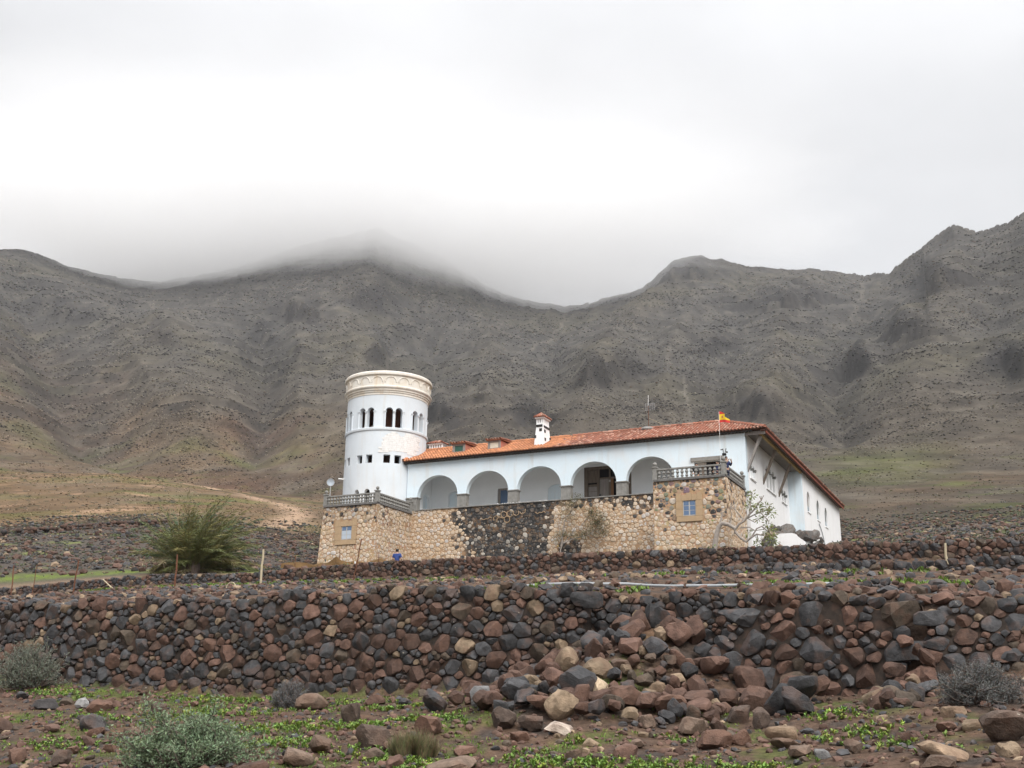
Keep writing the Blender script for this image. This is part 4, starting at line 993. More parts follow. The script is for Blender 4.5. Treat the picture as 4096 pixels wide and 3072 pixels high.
def curtain():
    root = thing('terrace_wall', H(5.5, -.25, -4.6), 'tan terrace wall with a big black patch below the arcade', 'stone wall')
    m_ = lambda a, b_, d: H(-3.64 + a, -.25 - d, -4.9 + b_)
    def blk(a, b_):
        u, z = -3.64 + a, -4.9 + b_; n = float(fbm(np.array(u * 1.3), np.array(z * 1.3), 3, 9)) * .8
        l = np.interp(z, [-4.9, -3.5, -.5, 0], [-.2, -.4, -1.5, -1.0]); rr = np.interp(z, [-4.9, -3.4, -1.5, -.2], [6.3, 6.3, 6.5, 6.9])
        k_ = sstep(l - .4 + n, l + 2.6 + n, np.array(u)) * (1 - sstep(rr - .25 + n * .5, rr + .25 + n * .5, np.array(u)))
        lo = sstep(7.0, 7.3, np.array(u)) * (1 - sstep(8.3, 9.0, np.array(u))) * (1 - sstep(-3.0, -2.2, np.array(z)))
        topb = sstep(-.75, -.3, np.array(z)) * sstep(6.4, 7.2, np.array(u)) * .45 * (1 - sstep(10.5, 13, np.array(u))) + sstep(-1.6, -.5, np.array(z)) * sstep(10.5, 12, np.array(u)) * .55
        return float(np.clip(max(k_, lo * .9, topb), 0, 1))
    def colf(a, b_, rng):
        k_ = blk(a, b_); u, z = -3.64 + a, -4.9 + b_
        pw = .18 if u > 2 else .42
        if z > -1.0: pw *= .5
        if rng.random() < k_:
            if rng.random() < pw and z < -.35: fq = rng.uniform(.35, .95); return (.46 * fq, .43 * fq, .38 * fq)
            return drk_col(rng)
        return tan_col(rng, 1.02)
    def morf(a, b_, rng):
        k_ = blk(a, b_); t_ = (.40, .27, .17); d = (.034, .033, .033); k_ = sstep(.25, .6, np.array(k_)); f = rng.uniform(.88, 1.1)
        return tuple((x * (1 - k_) + y * k_) * f for x, y in zip(t_, d))
    mortared(root, 18.45, 4.85, m_, 25, colf, morf, limit=300)
    c = MB(); c.box((-3.64, -.2, -4.95), (14.8, .3, -.06)); c.c = [(.3, .22, .15)] * len(c.v); c.build('masonry_core', M['mortar'], root)
    g = MB(); g.box((-3.4, -.33, -.055), (14.8, -.16, .005)); g.build('coping', M['grey_stone'], root)
    # remains of pale pointing left standing proud on the black patch, in honeycomb strings
    rng = random.Random(4); mb = MB()
    def seg(p, q): mb.tube([H(p[0], -.315, p[1]), H((p[0] + q[0]) / 2, -.325, (p[1] + q[1]) / 2), H(q[0], -.315, q[1])], .022, 5)
    for ox, oy, k0, k1 in ((3.30, -.72, 0, 6), (3.74, -.69, 0, 5), (4.16, -.64, 2, 6), (3.52, -1.05, 1, 7), (3.02, -1.06, 0, 3), (2.78, -.98, 0, 3), (4.62, -.55, 3, 6)):
        pts = [(ox + .235 * math.cos(math.radians(60 * i + 30)) + rng.uniform(-.02, .02), oy + .215 * math.sin(math.radians(60 * i + 30)) + rng.uniform(-.02, .02)) for i in range(8)]
        for i in range(k0, k1): seg(pts[i], pts[i + 1])
    pl_ = [(1.69, -.92), (1.85, -.98), (2.0, -.92), (2.12, -.95), (2.3, -.82), (2.42, -.9)]
    for a, b_ in zip(pl_, pl_[1:]): seg(a, b_)
    pl_ = [(5.55, -.74), (5.7, -.82), (5.82, -.74), (5.98, -.78), (6.1, -.68), (6.25, -.78)]
    for a, b_ in zip(pl_, pl_[1:]): seg(a, b_)
    mb.build('pale_pointing', M['brown_stone'], root, smooth=True)
    # white crumbs of paint and a little weed on the coping
    cr = MB(); rng = random.Random(8)
    for i in range(34):
        u = rng.uniform(2.4, 6.3); cr.ball(H(u, -.25 + rng.uniform(-.05, .05), .01), rng.uniform(.02, .05), 6, 4, sc=(1.5, 1, .6))
    cr.build('paint_crumbs', M['white'], root, smooth=True, kind='stuff')
curtain()

# ------------------------------------------------------------------ balustrades
bal = MB(); bal.lathe([(r_ * 1.28, z_) for r_, z_ in [(.055, 0), (.055, .03), (.035, .04), (.075, .10), (.06, .15), (.035, .19), (.05, .205), (.05, .225), (.035, .24), (.082, .31), (.07, .37), (.038, .45), (.05, .47), (.05, .50)]], (0, 0, 0), 10)
balo = bal.build('baluster', M['grey_stone'], None, (0, 0, 0), smooth=True); BAL = balo.data; bpy.data.objects.remove(balo)
def balustrade(label, u0, u1, uside, n1, n2):
    root = thing('balustrade', H(uside, VF + .12, -.27), label, 'balustrade')
    vf = VF + .12; z0 = -.27
    l = MB(); l.box((u0 - .05, VF - .10, z0), (u1 + .08, VF + .32, z0 + .12)); l.box((uside - .30, VF + .325, z0), (uside + .08, -.30, z0 + .12)); l.build('ledge', M['dark_ledge'], root)
    r = MB(); r.box((u0 + .12, vf - .07, z0 + .123), (u1 - .12, vf + .07, z0 + .17)); r.box((uside - .19, vf + .12, z0 + .123), (uside - .05, -.42, z0 + .17)); r.build('bottom_rail', M['grey_stone'], root)
    r = MB(); r.box((u0 + .12, vf - .085, z0 + .672), (u1 - .12, vf + .085, z0 + .76)); r.box((uside - .205, vf + .12, z0 + .672), (uside - .035, -.42, z0 + .76)); r.build('top_rail', M['grey_stone'], root)
    for i in range(n1): place('baluster', BAL, root, H(u0 + .25 + (u1 - u0 - .5) * i / (n1 - 1), vf, z0 + .171))
    for i in range(n2): place('baluster', BAL, root, H(uside - .12, vf + .25 + (4.57 - .12 - .42 - .40) * i / (n2 - 1), z0 + .171))
    for pu, pv in ((u0, vf), (uside - .12, vf), (uside - .12, -.42 + .12)):
        p = MB(); p.box((pu - .12, pv - .12, z0 + .125), (pu + .12, pv + .12, z0 + .82)); p.box((pu - .16, pv - .16, z0 + .823), (pu + .16, pv + .16, z0 + .90)); p.box((pu - .14, pv - .14, z0 + .128), (pu + .14, pv + .14, z0 + .24)); po = p.build('post', M['grey_stone'], root)
        b_ = MB(); b_.lathe([(.05, 0), (.05, .05)], H(pu, pv, z0 + .90), 10); b_.ball(H(pu, pv, z0 + 1.05), .115, 12, 8); b_.build('ball_finial', M['grey_stone'], po, smooth=True)
balustrade('grey stone balustrade on the left bastion, in front of the round tower', -7.72, -3.76, -3.64, 16, 17)
balustrade('grey stone balustrade on the right bastion, under the flag', 14.9, 18.91, 19.03, 14, 17)

# ------------------------------------------------------------------ villa: house
villa = thing('villa', H(8, 2, 0), 'long white villa with five arches and an orange tiled roof', 'house')
mF = lambda a, b_, t_: H(a, t_, b_)
outer = [(-4.24, .932)]
for k_ in range(5):
    c = -1.875 + 3.75 * k_
    outer += [(c - 1.555, .932)] + list(reversed(arch_pts(c, 1.55, .935, 1.405, 28)))[1:-1] + [(c + 1.555, .932)]
outer += [(14.70, -.3), (19.13, -.3), (19.13, 3.28), (-4.24, 3.28)]
f = MB(); f.panel(outer, [[(15.95, -.25), (17.6, -.25), (17.6, 1.765), (15.95, 1.765)]], mF, 0, .42)
f.build('front_wall', M['plaster_blue'], villa, smooth=True, angle=30)
for k_ in range(5):
    c = -3.75 + 3.75 * k_; a, b_ = (c - .34, c + .33) if k_ else (-4.235, -3.42)
    p = MB(); p.box((a, .005, -.06), (b_, .43, .862)); po = p.build('pier', M['grey_stone'], villa)
    q = MB(); q.box((a - .06, -.05, .864), (b_ + .06, .48, .930)); q.build('capital', M['grey_stone'], po)
p = MB(); p.box((14.42, .005, -.06), (14.698, .43, .862)); po = p.build('pier', M['grey_stone'], villa)
q = MB(); q.box((14.36, -.05, .864), (14.697, .48, .930)); q.build('capital', M['grey_stone'], po)
l = MB(); l.box((15.76, -.10, 1.77), (17.80, .1, 2.0)); l.build('lintel', M['grey_stone'], villa)
d = MB(); d.box((15.97, .30, -.25), (17.58, .38, 1.76)); dd = d.build('door', M['wood'], villa)
d = MB(); d.box((16.5, .285, -.2), (16.62, .298, 1.74)); d.box((15.99, .285, 1.55), (16.49, .298, 1.74)); d.build('door_rail', M['frame'], dd)
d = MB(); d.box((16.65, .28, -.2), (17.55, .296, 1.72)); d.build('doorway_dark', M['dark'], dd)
# cornice line under the eaves
c = MB(); c.box((-4.26, -.045, 3.12), (19.15, -.003, 3.20)); c.box((-4.27, -.09, 3.205), (19.16, -.003, 3.285)); c.build('cornice', M['plaster_blue'], villa)
# loggia
l = MB(); l.box((-4.2, .43, -.10), (19.0, 2.86, -.012)); l.build('loggia_floor', M['floor'], villa)
l = MB(); l.box((-4.2, .43, 2.86), (19.0, 2.86, 2.98)); l.build('loggia_ceiling', M['plaster_white'], villa)
hs = [[(-1.6, -.0), (-1.6, 1.45)] + arch_pts(-2.1, .5, 1.45, .32, 10)[1:-1] + [(-2.6, 1.45), (-2.6, -.0)],
      [(1.24, -.0), (2.02, -.0), (2.02, 1.72), (1.24, 1.72)],
      [(6.3, -.0), (6.3, 1.35)] + arch_pts(5.65, .65, 1.35, .35, 10)[1:-1] + [(5.0, 1.35), (5.0, -.0)],
      [(7.62, -.0), (10.92, -.0), (10.92, 2.66), (7.62, 2.66)]]
b_ = MB(); b_.panel([(-4.1, -.01), (19.0, -.01), (19.0, 2.87), (-4.1, 2.87)], [list(reversed(h)) if i in (0, 2) else h for i, h in enumerate(hs)], mF, 2.87, 3.12)
b_.build('loggia_back_wall', M['plaster_loggia'], villa, smooth=True, angle=30)
for a_, b2, v_ in ((-2.75, -1.5, 3.125), (4.9, 6.4, 2.95)):
    n_ = MB(); n_.box((a_, v_, -.05), (b2, v_ + .06, 1.9)); n_.build('niche_back', M['plaster_blue'], villa)
w = MB(); w.panel([(.43, -.01), (2.86, -.01), (2.86, 2.87), (.43, 2.87)], [[(1.73, .0), (2.6, .0), (2.6, 1.2)] + arch_pts(2.165, .435, 1.2, .36, 10)[1:-1] + [(1.73, 1.2)]], lambda a, b_, t_: H(-3.95 - t_, a, b_), 0, .2)
w.build('loggia_end_wall', M['plaster_loggia'], villa, smooth=True, angle=30)
w = MB(); w.box((-4.22, 1.6, -.01), (-4.155, 2.75, 1.7)); w.build('end_niche_back', M['plaster_blue'], villa)  # plastered back of the niche in the end wall
w = MB(); w.box((18.9, .43, -.01), (19.0, 2.86, 2.87)); w.build('loggia_far_wall', M['plaster_blue'], villa)
d = MB(); d.box((1.24, 2.98, 0), (1.40, 3.06, 1.72)); d.box((1.40, 2.98, 1.6), (2.02, 3.06, 1.72)); dd = d.build('door', M['wood_grey'], villa)
d = MB(); d.box((1.40, 3.03, 0), (2.02, 3.05, 1.6)); d.build('pane', M['glass'], dd)
# the wooden screen and door in the fourth arch
s_ = thing  # (kept short)
scr = MB(); 
for a, b2, z0, z1 in ((7.62, 7.86, 0, 2.66), (8.52, 8.68, 0, 2.45), (10.70, 10.92, 0, 2.66)): scr.box((a, 2.90, z0), (b2, 3.02, z1))
scr.box((7.87, 2.90, 2.46), (10.69, 3.02, 2.66)); scr.box((8.69, 2.91, 1.80), (10.69, 3.01, 1.90)); scr.box((9.36, 2.92, 1.91), (9.46, 3.0, 2.45))
sc = scr.build('timber_screen', M['wood'], villa)
pn = MB(); pn.box((7.87, 2.99, 0), (8.51, 3.03, 1.50)); pn.box((7.87, 2.99, 1.62), (8.51, 3.03, 2.45)); pn.build('board_panel', M['wood'], sc)
for k_ in range(4):
    q = MB(); q.box((7.88, 2.975, .05 + .33 * k_), (8.50, 2.988, .05 + .33 * k_ + .30)); q.build('slat', M['wood_grey'], sc)
for k_ in range(5):
    q = MB(); q.box((8.70 + .155 * k_, 2.94, 0), (8.70 + .155 * k_ + .148, 2.975, 1.79)); q.build('plank', M['wood_grey'] if k_ < 4 else M['wood'], sc)
q = MB(); q.box((9.49, 2.92, 0), (9.66, 2.97, 1.79)); q.build('plank', M['wood_brown'], sc)
q = MB(); q.box((9.35, 2.90, 1.58), (9.47, 2.935, 1.72)); q.build('house_number_plate', M['frame'], sc)
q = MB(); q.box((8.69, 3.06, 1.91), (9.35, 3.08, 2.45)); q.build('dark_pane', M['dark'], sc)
# near-black masses added behind the walls to keep the interior dark
k_ = MB(); k_.box((-4.0, 3.3, -3), (18.7, 5.2, 3.2)); k_.build('dark_fill_mass', M['dark'], villa)
# right hand side wall
mS = lambda a, b_, t_: H(19.13 - t_, a, b_)
def lights(v0, v1, z0, z1, n, gap=.12):
    w_ = (v1 - v0 - gap * (n - 1)) / n; return [(v0 + i * (w_ + gap), v0 + i * (w_ + gap) + w_, z0, z1) for i in range(n)]
LI = [lights(.98, 2.12, .78, 1.62, 2), lights(5.3, 7.75, .92, 2.38, 3, .2), lights(9.8, 11.15, .86, 1.72, 2)]
holes = []
for g_ in LI:
    for a, b2, z0, z1 in g_:
        r_ = (b2 - a) / 2; sp_ = z1 - r_ * .8
        holes.append([(a, z0), (b2, z0)] + arch_pts((a + b2) / 2, r_, sp_, r_ * .8, 10)[0:] )
w = MB(); w.panel([(.425, -3.5), (12.13, -3.5), (12.13, 3.28), (.425, 3.28)], holes, mS, 0, .40); w.build('side_wall', M['plaster_white'], villa, smooth=True, angle=30)
for g_ in LI:
    a, b2, z0, z1 = g_[0][0], g_[-1][1], g_[0][2], g_[0][3]
    wn = MB(); wn.box((18.96, a - .1, z0 - .05), (18.98, b2 + .1, z1 + .05)); wo = wn.build('window', M['glass_dark'], villa)
    s_ = MB(); s_.box((19.12, a - .16, z0 - .11), (19.22, b2 + .16, z0 - .04)); s_.build('sill', M['plaster_white'], wo)
    edges = [a - .05] + [(g_[i][1] + g_[i + 1][0]) / 2 for i in range(len(g_) - 1)] + [b2 + .05]
    for e_ in edges:
        r_ = (g_[0][1] - g_[0][0]) / 2; sp_ = z1 - r_ * .8
        cl_ = MB(); cl_.lathe([(.055, 0), (.055, .04), (.042, .06), (.042, sp_ - z0 - .12)], H(19.10, e_, z0 - .04), 8); co = cl_.build('colonnette', M['plaster_white'], wo, smooth=True)
        cp_ = MB(); cp_.box((19.0, e_ - .075, sp_ - .15), (19.20, e_ + .075, sp_ - .06)); cp_.box((19.0, e_ - .11, sp_ - .058), (19.22, e_ + .11, sp_)); cp_.build('capital', M['grey_stone'], wo)
f = MB(); f.box((19.0, 12.13, -3.5), (20.04, 12.5, 3.28)); f.build('wing_front_wall', M['plaster_blue'], villa)
mW = lambda a, b_, t_: H(20.04 - t_, a, b_)
holes = []
for c in (14.42, 18.03, 21.3):
    holes.append([(c - .56, .76), (c + .56, .76)] + arch_pts(c, .56, 1.62, .64, 12, True))
w = MB(); w.panel([(12.505, -3.5), (27.45, -3.5), (27.45, 3.28), (12.505, 3.28)], holes, mW, 0, .38); w.build('wing_wall', M['plaster_white'], villa, smooth=True, angle=30)
for i, c in enumerate((14.42, 18.03, 21.3)):
    g = MB(); g.box((19.90, c - .62, 1.25), (19.92, c + .62, 2.36)); wo = g.build('window', M['glass_dark'] if i else M['wood_grey'], villa)
    g = MB(); g.box((19.90, c - .62, .70), (19.93, c + .62, 1.24)); g.build('lower_panel', M['blue_panel'], wo)
    g = MB(); g.box((20.03, c - .62, .69), (20.09, c + .62, .755)); g.build('sill', M['plaster_white'], wo)
b_ = MB(); b_.box((19.0, 27.455, -3.5), (20.04, 27.8, 3.28)); b_.box((14, 27.455, -3.5), (18.99, 27.8, 3.28)); b_.build('end_wall', M['plaster_white'], villa)
k_ = MB(); k_.box((14.2, 5.25, -3.4), (18.2, 27.4, 3.2)); k_.build('dark_fill_mass', M['dark'], villa)  # unseen near-black mass added so the side windows look into darkness
h_ = MB(); h_.tube([H(20.07, 17.9, .5), H(20.10, 18.6, .1), H(20.09, 19.4, -.5), H(20.09, 19.9, -1.6)], .03, 6); h_.build('wall_pipe', M['hose'], villa, smooth=True)
# overhang: soffit, fascia, beam and struts
o_ = MB(); o_.box((19.14, -.02, 3.285), (20.36, 27.6, 3.33)); o_.build('soffit', M['soffit'], villa)
o_ = MB(); o_.box((20.365, -.02, 3.20), (20.43, 27.8, 3.40)); o_.build('fascia', M['wood_red'], villa)
o_ = MB(); o_.box((19.135, -.07, 3.10), (20.36, -.022, 3.30)); o_.build('end_beam', M['wood_grey'], villa)
o_ = MB(); o_.box((19.98, .05, 3.10), (20.12, 12.1, 3.24)); o_.build('purlin', M['wood_yellow'], villa)
for v_, mt_ in ((.36, 'wood_grey'), (4.38, 'wood'), (8.87, 'wood')):
    s_ = MB(); a = .11
    s_.hexa([H(19.135, v_ - a, .95), H(19.135, v_ + a, .95), H(19.135, v_ + a, 1.22), H(19.135, v_ - a, 1.22), H(20.06, v_ - a, 3.06), H(20.06, v_ + a, 3.06), H(19.90, v_ + a, 3.09), H(19.90, v_ - a, 3.09)])
    s_.build('strut', M[mt_], villa)

# ---- roof
EV, EZ, RV, RZ, EU, RU, LU = -.40, 3.40, 2.50, 4.74, 20.47, 17.1, -4.42
rf = MB()
rf.add([H(LU, EV, EZ), H(EU, EV, EZ), H(RU, RV, RZ), H(LU, RV, RZ), H(LU, 5.4, EZ), H(RU - 3.4, 5.4, EZ), H(EU, 27.9, EZ), H(RU, 27.9, RZ), H(RU - 3.4, 27.9, EZ)],
       [(0, 1, 2, 3), (3, 2, 5, 4), (1, 6, 7, 2), (2, 7, 8, 5)])
rf.add([H(LU, EV + .12, EZ - .03), H(EU - .12, EV + .12, EZ - .03), H(EU - .12, 27.9, EZ - .03), H(RU - 3.4, 27.9, EZ - .05), H(RU - 3.4, 5.4, EZ - .05), H(LU, 5.4, EZ - .05), H(LU, EV, EZ), H(EU, EV, EZ), H(EU, 27.9, EZ), H(RU - 3.4, 27.9, EZ), H(RU - 3.4, 5.4, EZ), H(LU, 5.4, EZ), H(LU, RV, RZ), H(RU, 27.9, RZ)],
       [(0, 5, 4, 1), (1, 4, 3, 2), (0, 1, 7, 6), (1, 2, 8, 7), (5, 0, 6, 11), (2, 3, 9, 8), (3, 4, 10, 9), (4, 5, 11, 10), (11, 6, 12), (8, 9, 13)])
rf.c = [(.10, .042, .025)] * len(rf.v)  # dark slab colour puts shade into the gaps between the tiles
roof = rf.build('roof', M['tile'], villa)
def tile_geo(P, R0=.080, R1=.064, Lg=.43, n=6):
    vv = []; ff = []
    for r_, y_, lift in ((R0, 0, .022), (R1, Lg, .0)):
        for i in range(n + 1):
            a = math.pi * i / n; vv.append(P(r_ * math.cos(a), y_, r_ * 1.15 * math.sin(a) + lift))
    for i in range(n): ff.append((i, i + 1, n + 2 + i, n + 1 + i))
    vv += [P(R0 * .78 * math.cos(math.pi * i / n), 0.0, R0 * .9 * math.sin(math.pi * i / n) + .022) for i in range(n + 1)]; b_ = 2 * n + 2
    for i in range(n): ff.append((i + 1, i, b_ + i, b_ + i + 1))
    return vv, ff
def tile_col(u, rng):
    new = u < 7.2 + rng.gauss(0, .5)
    if new: c = (.47, .205, .10) if rng.random() < .8 else (.41, .18, .095)
    else:
        q = rng.random(); c = (.28, .115, .075) if q < .6 else ((.40, .225, .165) if q < .85 else (.20, .085, .06))
    f = rng.uniform(.78, 1.2); return tuple(x * f for x in c)
rng = random.Random(12); Ls = math.hypot(RV - EV, RZ - EZ); cy, sy = (RV - EV) / Ls, (RZ - EZ) / Ls
def slopeP(u0, q0): return lambda x, y, z: H(u0 + x, EV + (q0 + y) * cy - z * sy, EZ + (q0 + y) * sy + z * cy)
proto = [bpy.data.meshes.new('tile') for _ in range(6)]
for i, me in enumerate(proto):
    vv, ff = tile_geo(lambda x, y, z: (x, y, z)); me.from_pydata(vv, [], ff); fin_mesh(me, M['tile'], True, 50, [tile_col(15, rng)] * len(vv))
rest = MB(); cnt = 0; ang = math.atan2(sy, cy)
cand = []
for j in range(int(Ls / .33) + 1):
    q0 = j * .33 - .04; um = EU - (EU - RU) * min(1, (q0 + .2) / Ls)
    u = LU + .08
    while u < um - .05: cand.append((u, q0)); u += .215
cand.sort(key=lambda c: -c[0])
for u, q0 in cand:
    if cnt < 300:
        o = place('tile', proto[rng.randrange(6)], roof, slopeP(u, q0)(rng.uniform(-.008, .008), 0, .0))
        o.rotation_euler = (Matrix.Rotation(-TH, 3, 'Z') @ Matrix.Rotation(ang, 3, 'X')).to_euler(); cnt += 1
    else:
        vv, ff = tile_geo(slopeP(u + rng.uniform(-.008, .008), q0)); rest.add(vv, ff, tile_col(u, rng))
rest.build('tile_field', M['tile'], roof, smooth=True, angle=50, kind='stuff')
# eave and hip tiles of the right hand slope
rest = MB(); Lr = math.hypot(EU - RU, RZ - EZ); cr_, sr_ = (EU - RU) / Lr, (RZ - EZ) / Lr
for j in range(3):
    v_ = EV + .05
    while v_ < 27.8:
        P = (lambda v0, q0: (lambda x, y, z: H(EU - (q0 + y) * cr_ + z * sr_, v0 + x, EZ + (q0 + y) * sr_ + z * cr_)))(v_, j * .33 - .04)
        if j * .33 < (v_ - EV) * 1.1 + .2: vv, ff = tile_geo(P); rest.add(vv, ff, tuple(x * .8 for x in tile_col(15, rng)))
        v_ += .215
rest.build('side_tiles', M['tile'], roof, smooth=True, angle=50, kind='stuff')
rg = MB()
def cap_row(p0, p1, step=.36, r=.11, cf=15):
    a, b2 = Vector(p0), Vector(p1); d = (b2 - a); n = max(1, int(d.length / step)); d.normalize()
    side = d.cross(Vector((0, 0, 1))).normalized(); up = side.cross(d)
    for i in range(n):
        o_ = a + d * (i * step)
        vv, ff = tile_geo(lambda x, y, z: o_ + side * x + d * y + up * z, r, r * .85, step * 1.2); rg.add(vv, ff, tile_col(cf, rng))
cap_row(H(LU, RV, RZ + .05), H(7, RV, RZ + .05), cf=0); cap_row(H(7, RV, RZ + .05), H(RU, RV, RZ + .05)); cap_row(H(EU - .05, EV + .05, EZ + .06), H(RU, RV, RZ + .06))
cap_row(H(LU + .02, EV, EZ + .06), H(LU + .02, RV, RZ + .06), cf=0); cap_row(H(RU, RV, RZ + .05), H(RU, 27.8, RZ + .05))
rg.build('ridge_tiles', M['tile'], roof, smooth=True, angle=50, kind='stuff')
# lower row of dark tile ends under the eaves
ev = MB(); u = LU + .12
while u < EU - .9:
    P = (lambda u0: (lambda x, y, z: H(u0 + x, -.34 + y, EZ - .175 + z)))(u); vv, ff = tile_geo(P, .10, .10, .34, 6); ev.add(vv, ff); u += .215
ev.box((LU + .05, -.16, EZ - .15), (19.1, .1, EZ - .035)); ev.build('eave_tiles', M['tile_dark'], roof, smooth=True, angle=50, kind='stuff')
ev = MB(); v_ = -.2
while v_ < 27.7:
    P = (lambda v0: (lambda x, y, z: H(20.44 - y, v0 + x, EZ - .145 + z)))(v_); vv, ff = tile_geo(P, .10, .10, .30, 5); ev.add(vv, ff, (.13, .06, .045)); v_ += .215
ev.build('side_eave_tiles', M['tile'], roof, smooth=True, angle=50, kind='stuff')
# ---- chimney with slits and black inlaid stones
def zr(v): return EZ + (v - EV) * (RZ - EZ) / (RV - EV)
ch = MB(); uc_, vc_ = 5.36, 1.17
def ring(hu, hv, z): return [H(uc_ - hu, vc_ - hv, z), H(uc_ + hu, vc_ - hv, z), H(uc_ + hu, vc_ + hv, z), H(uc_ - hu, vc_ + hv, z)]
lv = [(.345, .62, 3.75), (.33, .60, 4.15), (.27, .50, 5.0), (.25, .475, 5.46)]
for (a, b2, z0), (c, d, z1) in zip(lv, lv[1:]): ch.hexa(ring(a, b2, z0) + ring(c, d, z1))
chim = ch.build('chimney', M['plaster_white'], villa)
st_ = MB()
for du in (-.225, -.08, .08, .225): st_.box((uc_ + du - .04, vc_ - .46, 5.463), (uc_ + du + .04, vc_ - .38, 5.74))
for dv in (-.42, -.21, 0, .21, .42): st_.box((uc_ + .17, vc_ + dv - .045, 5.464), (uc_ + .25, vc_ + dv + .045, 5.741))
st_.build('vent_bars', M['plaster_white'], chim)
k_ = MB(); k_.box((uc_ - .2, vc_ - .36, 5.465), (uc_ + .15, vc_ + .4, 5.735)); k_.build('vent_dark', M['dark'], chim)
k_ = MB(); k_.box((uc_ - .33, vc_ - .56, 5.745), (uc_ + .33, vc_ + .56, 5.82)); k_.build('cap', M['plaster_white'], chim)
def little_roof(parent, u0, u1, v0, v1, z0, rise, seed, hip=True):
    mb = MB(); rng = random.Random(seed); um = (u0 + u1) / 2; vm = (v0 + v1) / 2
    pts = [(u0, v0), (u1, v0), (u1, v1), (u0, v1)]; inset = min(u1 - u0, v1 - v0) / 2 * .98
    long_v = (v1 - v0) > (u1 - u0)
    rA = (um, v0 + inset) if long_v else (u0 + inset, vm); rB = (um, v1 - inset) if long_v else (u1 - inset, vm)
    mb.add([H(u0, v0, z0), H(u1, v0, z0), H(u1, v1, z0), H(u0, v1, z0), H(*rA, z0 + rise), H(*rB, z0 + rise)],
           [(0, 1, 4) if long_v else (0, 1, 5, 4), (1, 2, 5, 4) if long_v else (1, 2, 5), (2, 3, 5) if long_v else (2, 3, 4, 5), (3, 0, 4, 5) if long_v else (3, 0, 4), (3, 2, 1, 0)], (.22, .09, .055))
    apex = [H(*rA, z0 + rise + .02), H(*rB, z0 + rise + .02)]
    for side in range(4):
        a, b2 = pts[side], pts[(side + 1) % 4]; Ln = math.hypot(b2[0] - a[0], b2[1] - a[1]); n = max(2, int(Ln / .17))
        for i in range(n + 1):
            t_ = i / n; p = (a[0] + (b2[0] - a[0]) * t_, a[1] + (b2[1] - a[1]) * t_)
            if side in (0, 2): top = (min(max(p[0], min(rA[0], rB[0])), max(rA[0], rB[0])), rA[1] if side == 0 or not long_v else rB[1])
            else: top = (rB[0] if side == 1 or long_v else rA[0], min(max(p[1], min(rA[1], rB[1])), max(rA[1], rB[1])))
            mb.tube([H(*p, z0 + .03), H(*top, z0 + rise + .01)], [.062, .05], 6, True, tile_col(15 if rng.random() < .5 else 8, rng))
    return mb.build('tiled_cap', M['tile'], parent, smooth=True, angle=50)
little_roof(chim, uc_ - .38, uc_ + .38, vc_ - .62, vc_ + .62, 5.825, .34, 3)
bk = MB()
def inlay_f(u0, u1, z0, z1, dv=0):
    hv = float(np.interp((z0 + z1) / 2, [4.15, 5.0, 5.46], [.60, .50, .475])); bk.box((uc_ + u0, vc_ - hv - .035, z0), (uc_ + u1, vc_ - hv + .06, z1))
def inlay_s(v0, v1, z0, z1):
    hu = float(np.interp((z0 + z1) / 2, [4.15, 5.0, 5.46], [.33, .27, .25])); bk.box((uc_ + hu - .05, vc_ + v0, z0), (uc_ + hu + .035, vc_ + v1, z1))
inlay_f(-.24, .20, 5.16, 5.32); inlay_s(-.42, .48, 5.12, 5.26); inlay_f(-.02, .17, 4.86, 5.05); inlay_s(-.40, -.2, 4.78, 4.98); inlay_f(-.345, -.22, 4.40, 4.60); inlay_s(-.42, -.24, 4.22, 4.42); inlay_s(.42, .62, 4.42, 4.60)
bk.build('black_inlay', M['black'], chim)
c2 = MB(); c2.box((-4.15, 2.6, 4.4), (-3.1, 3.3, 4.95)); 
for i in range(6): c2.box((-4.13 + .195 * i, 2.62, 4.953), (-4.13 + .195 * i + .10, 2.70, 5.20))
for i in range(3): c2.box((-3.2, 2.8 + .2 * i, 4.954), (-3.12, 2.88 + .2 * i, 5.201))
c2.box((-4.22, 2.53, 5.205), (-3.03, 3.37, 5.27)); c2o = c2.build('chimney', M['plaster_white'], villa)
k_ = MB(); k_.box((-4.05, 2.75, 4.955), (-3.25, 3.2, 5.198)); k_.build('vent_dark', M['inner_brown'], c2o)
little_roof(c2o, -4.28, -2.97, 2.47, 3.43, 5.275, .26, 4)
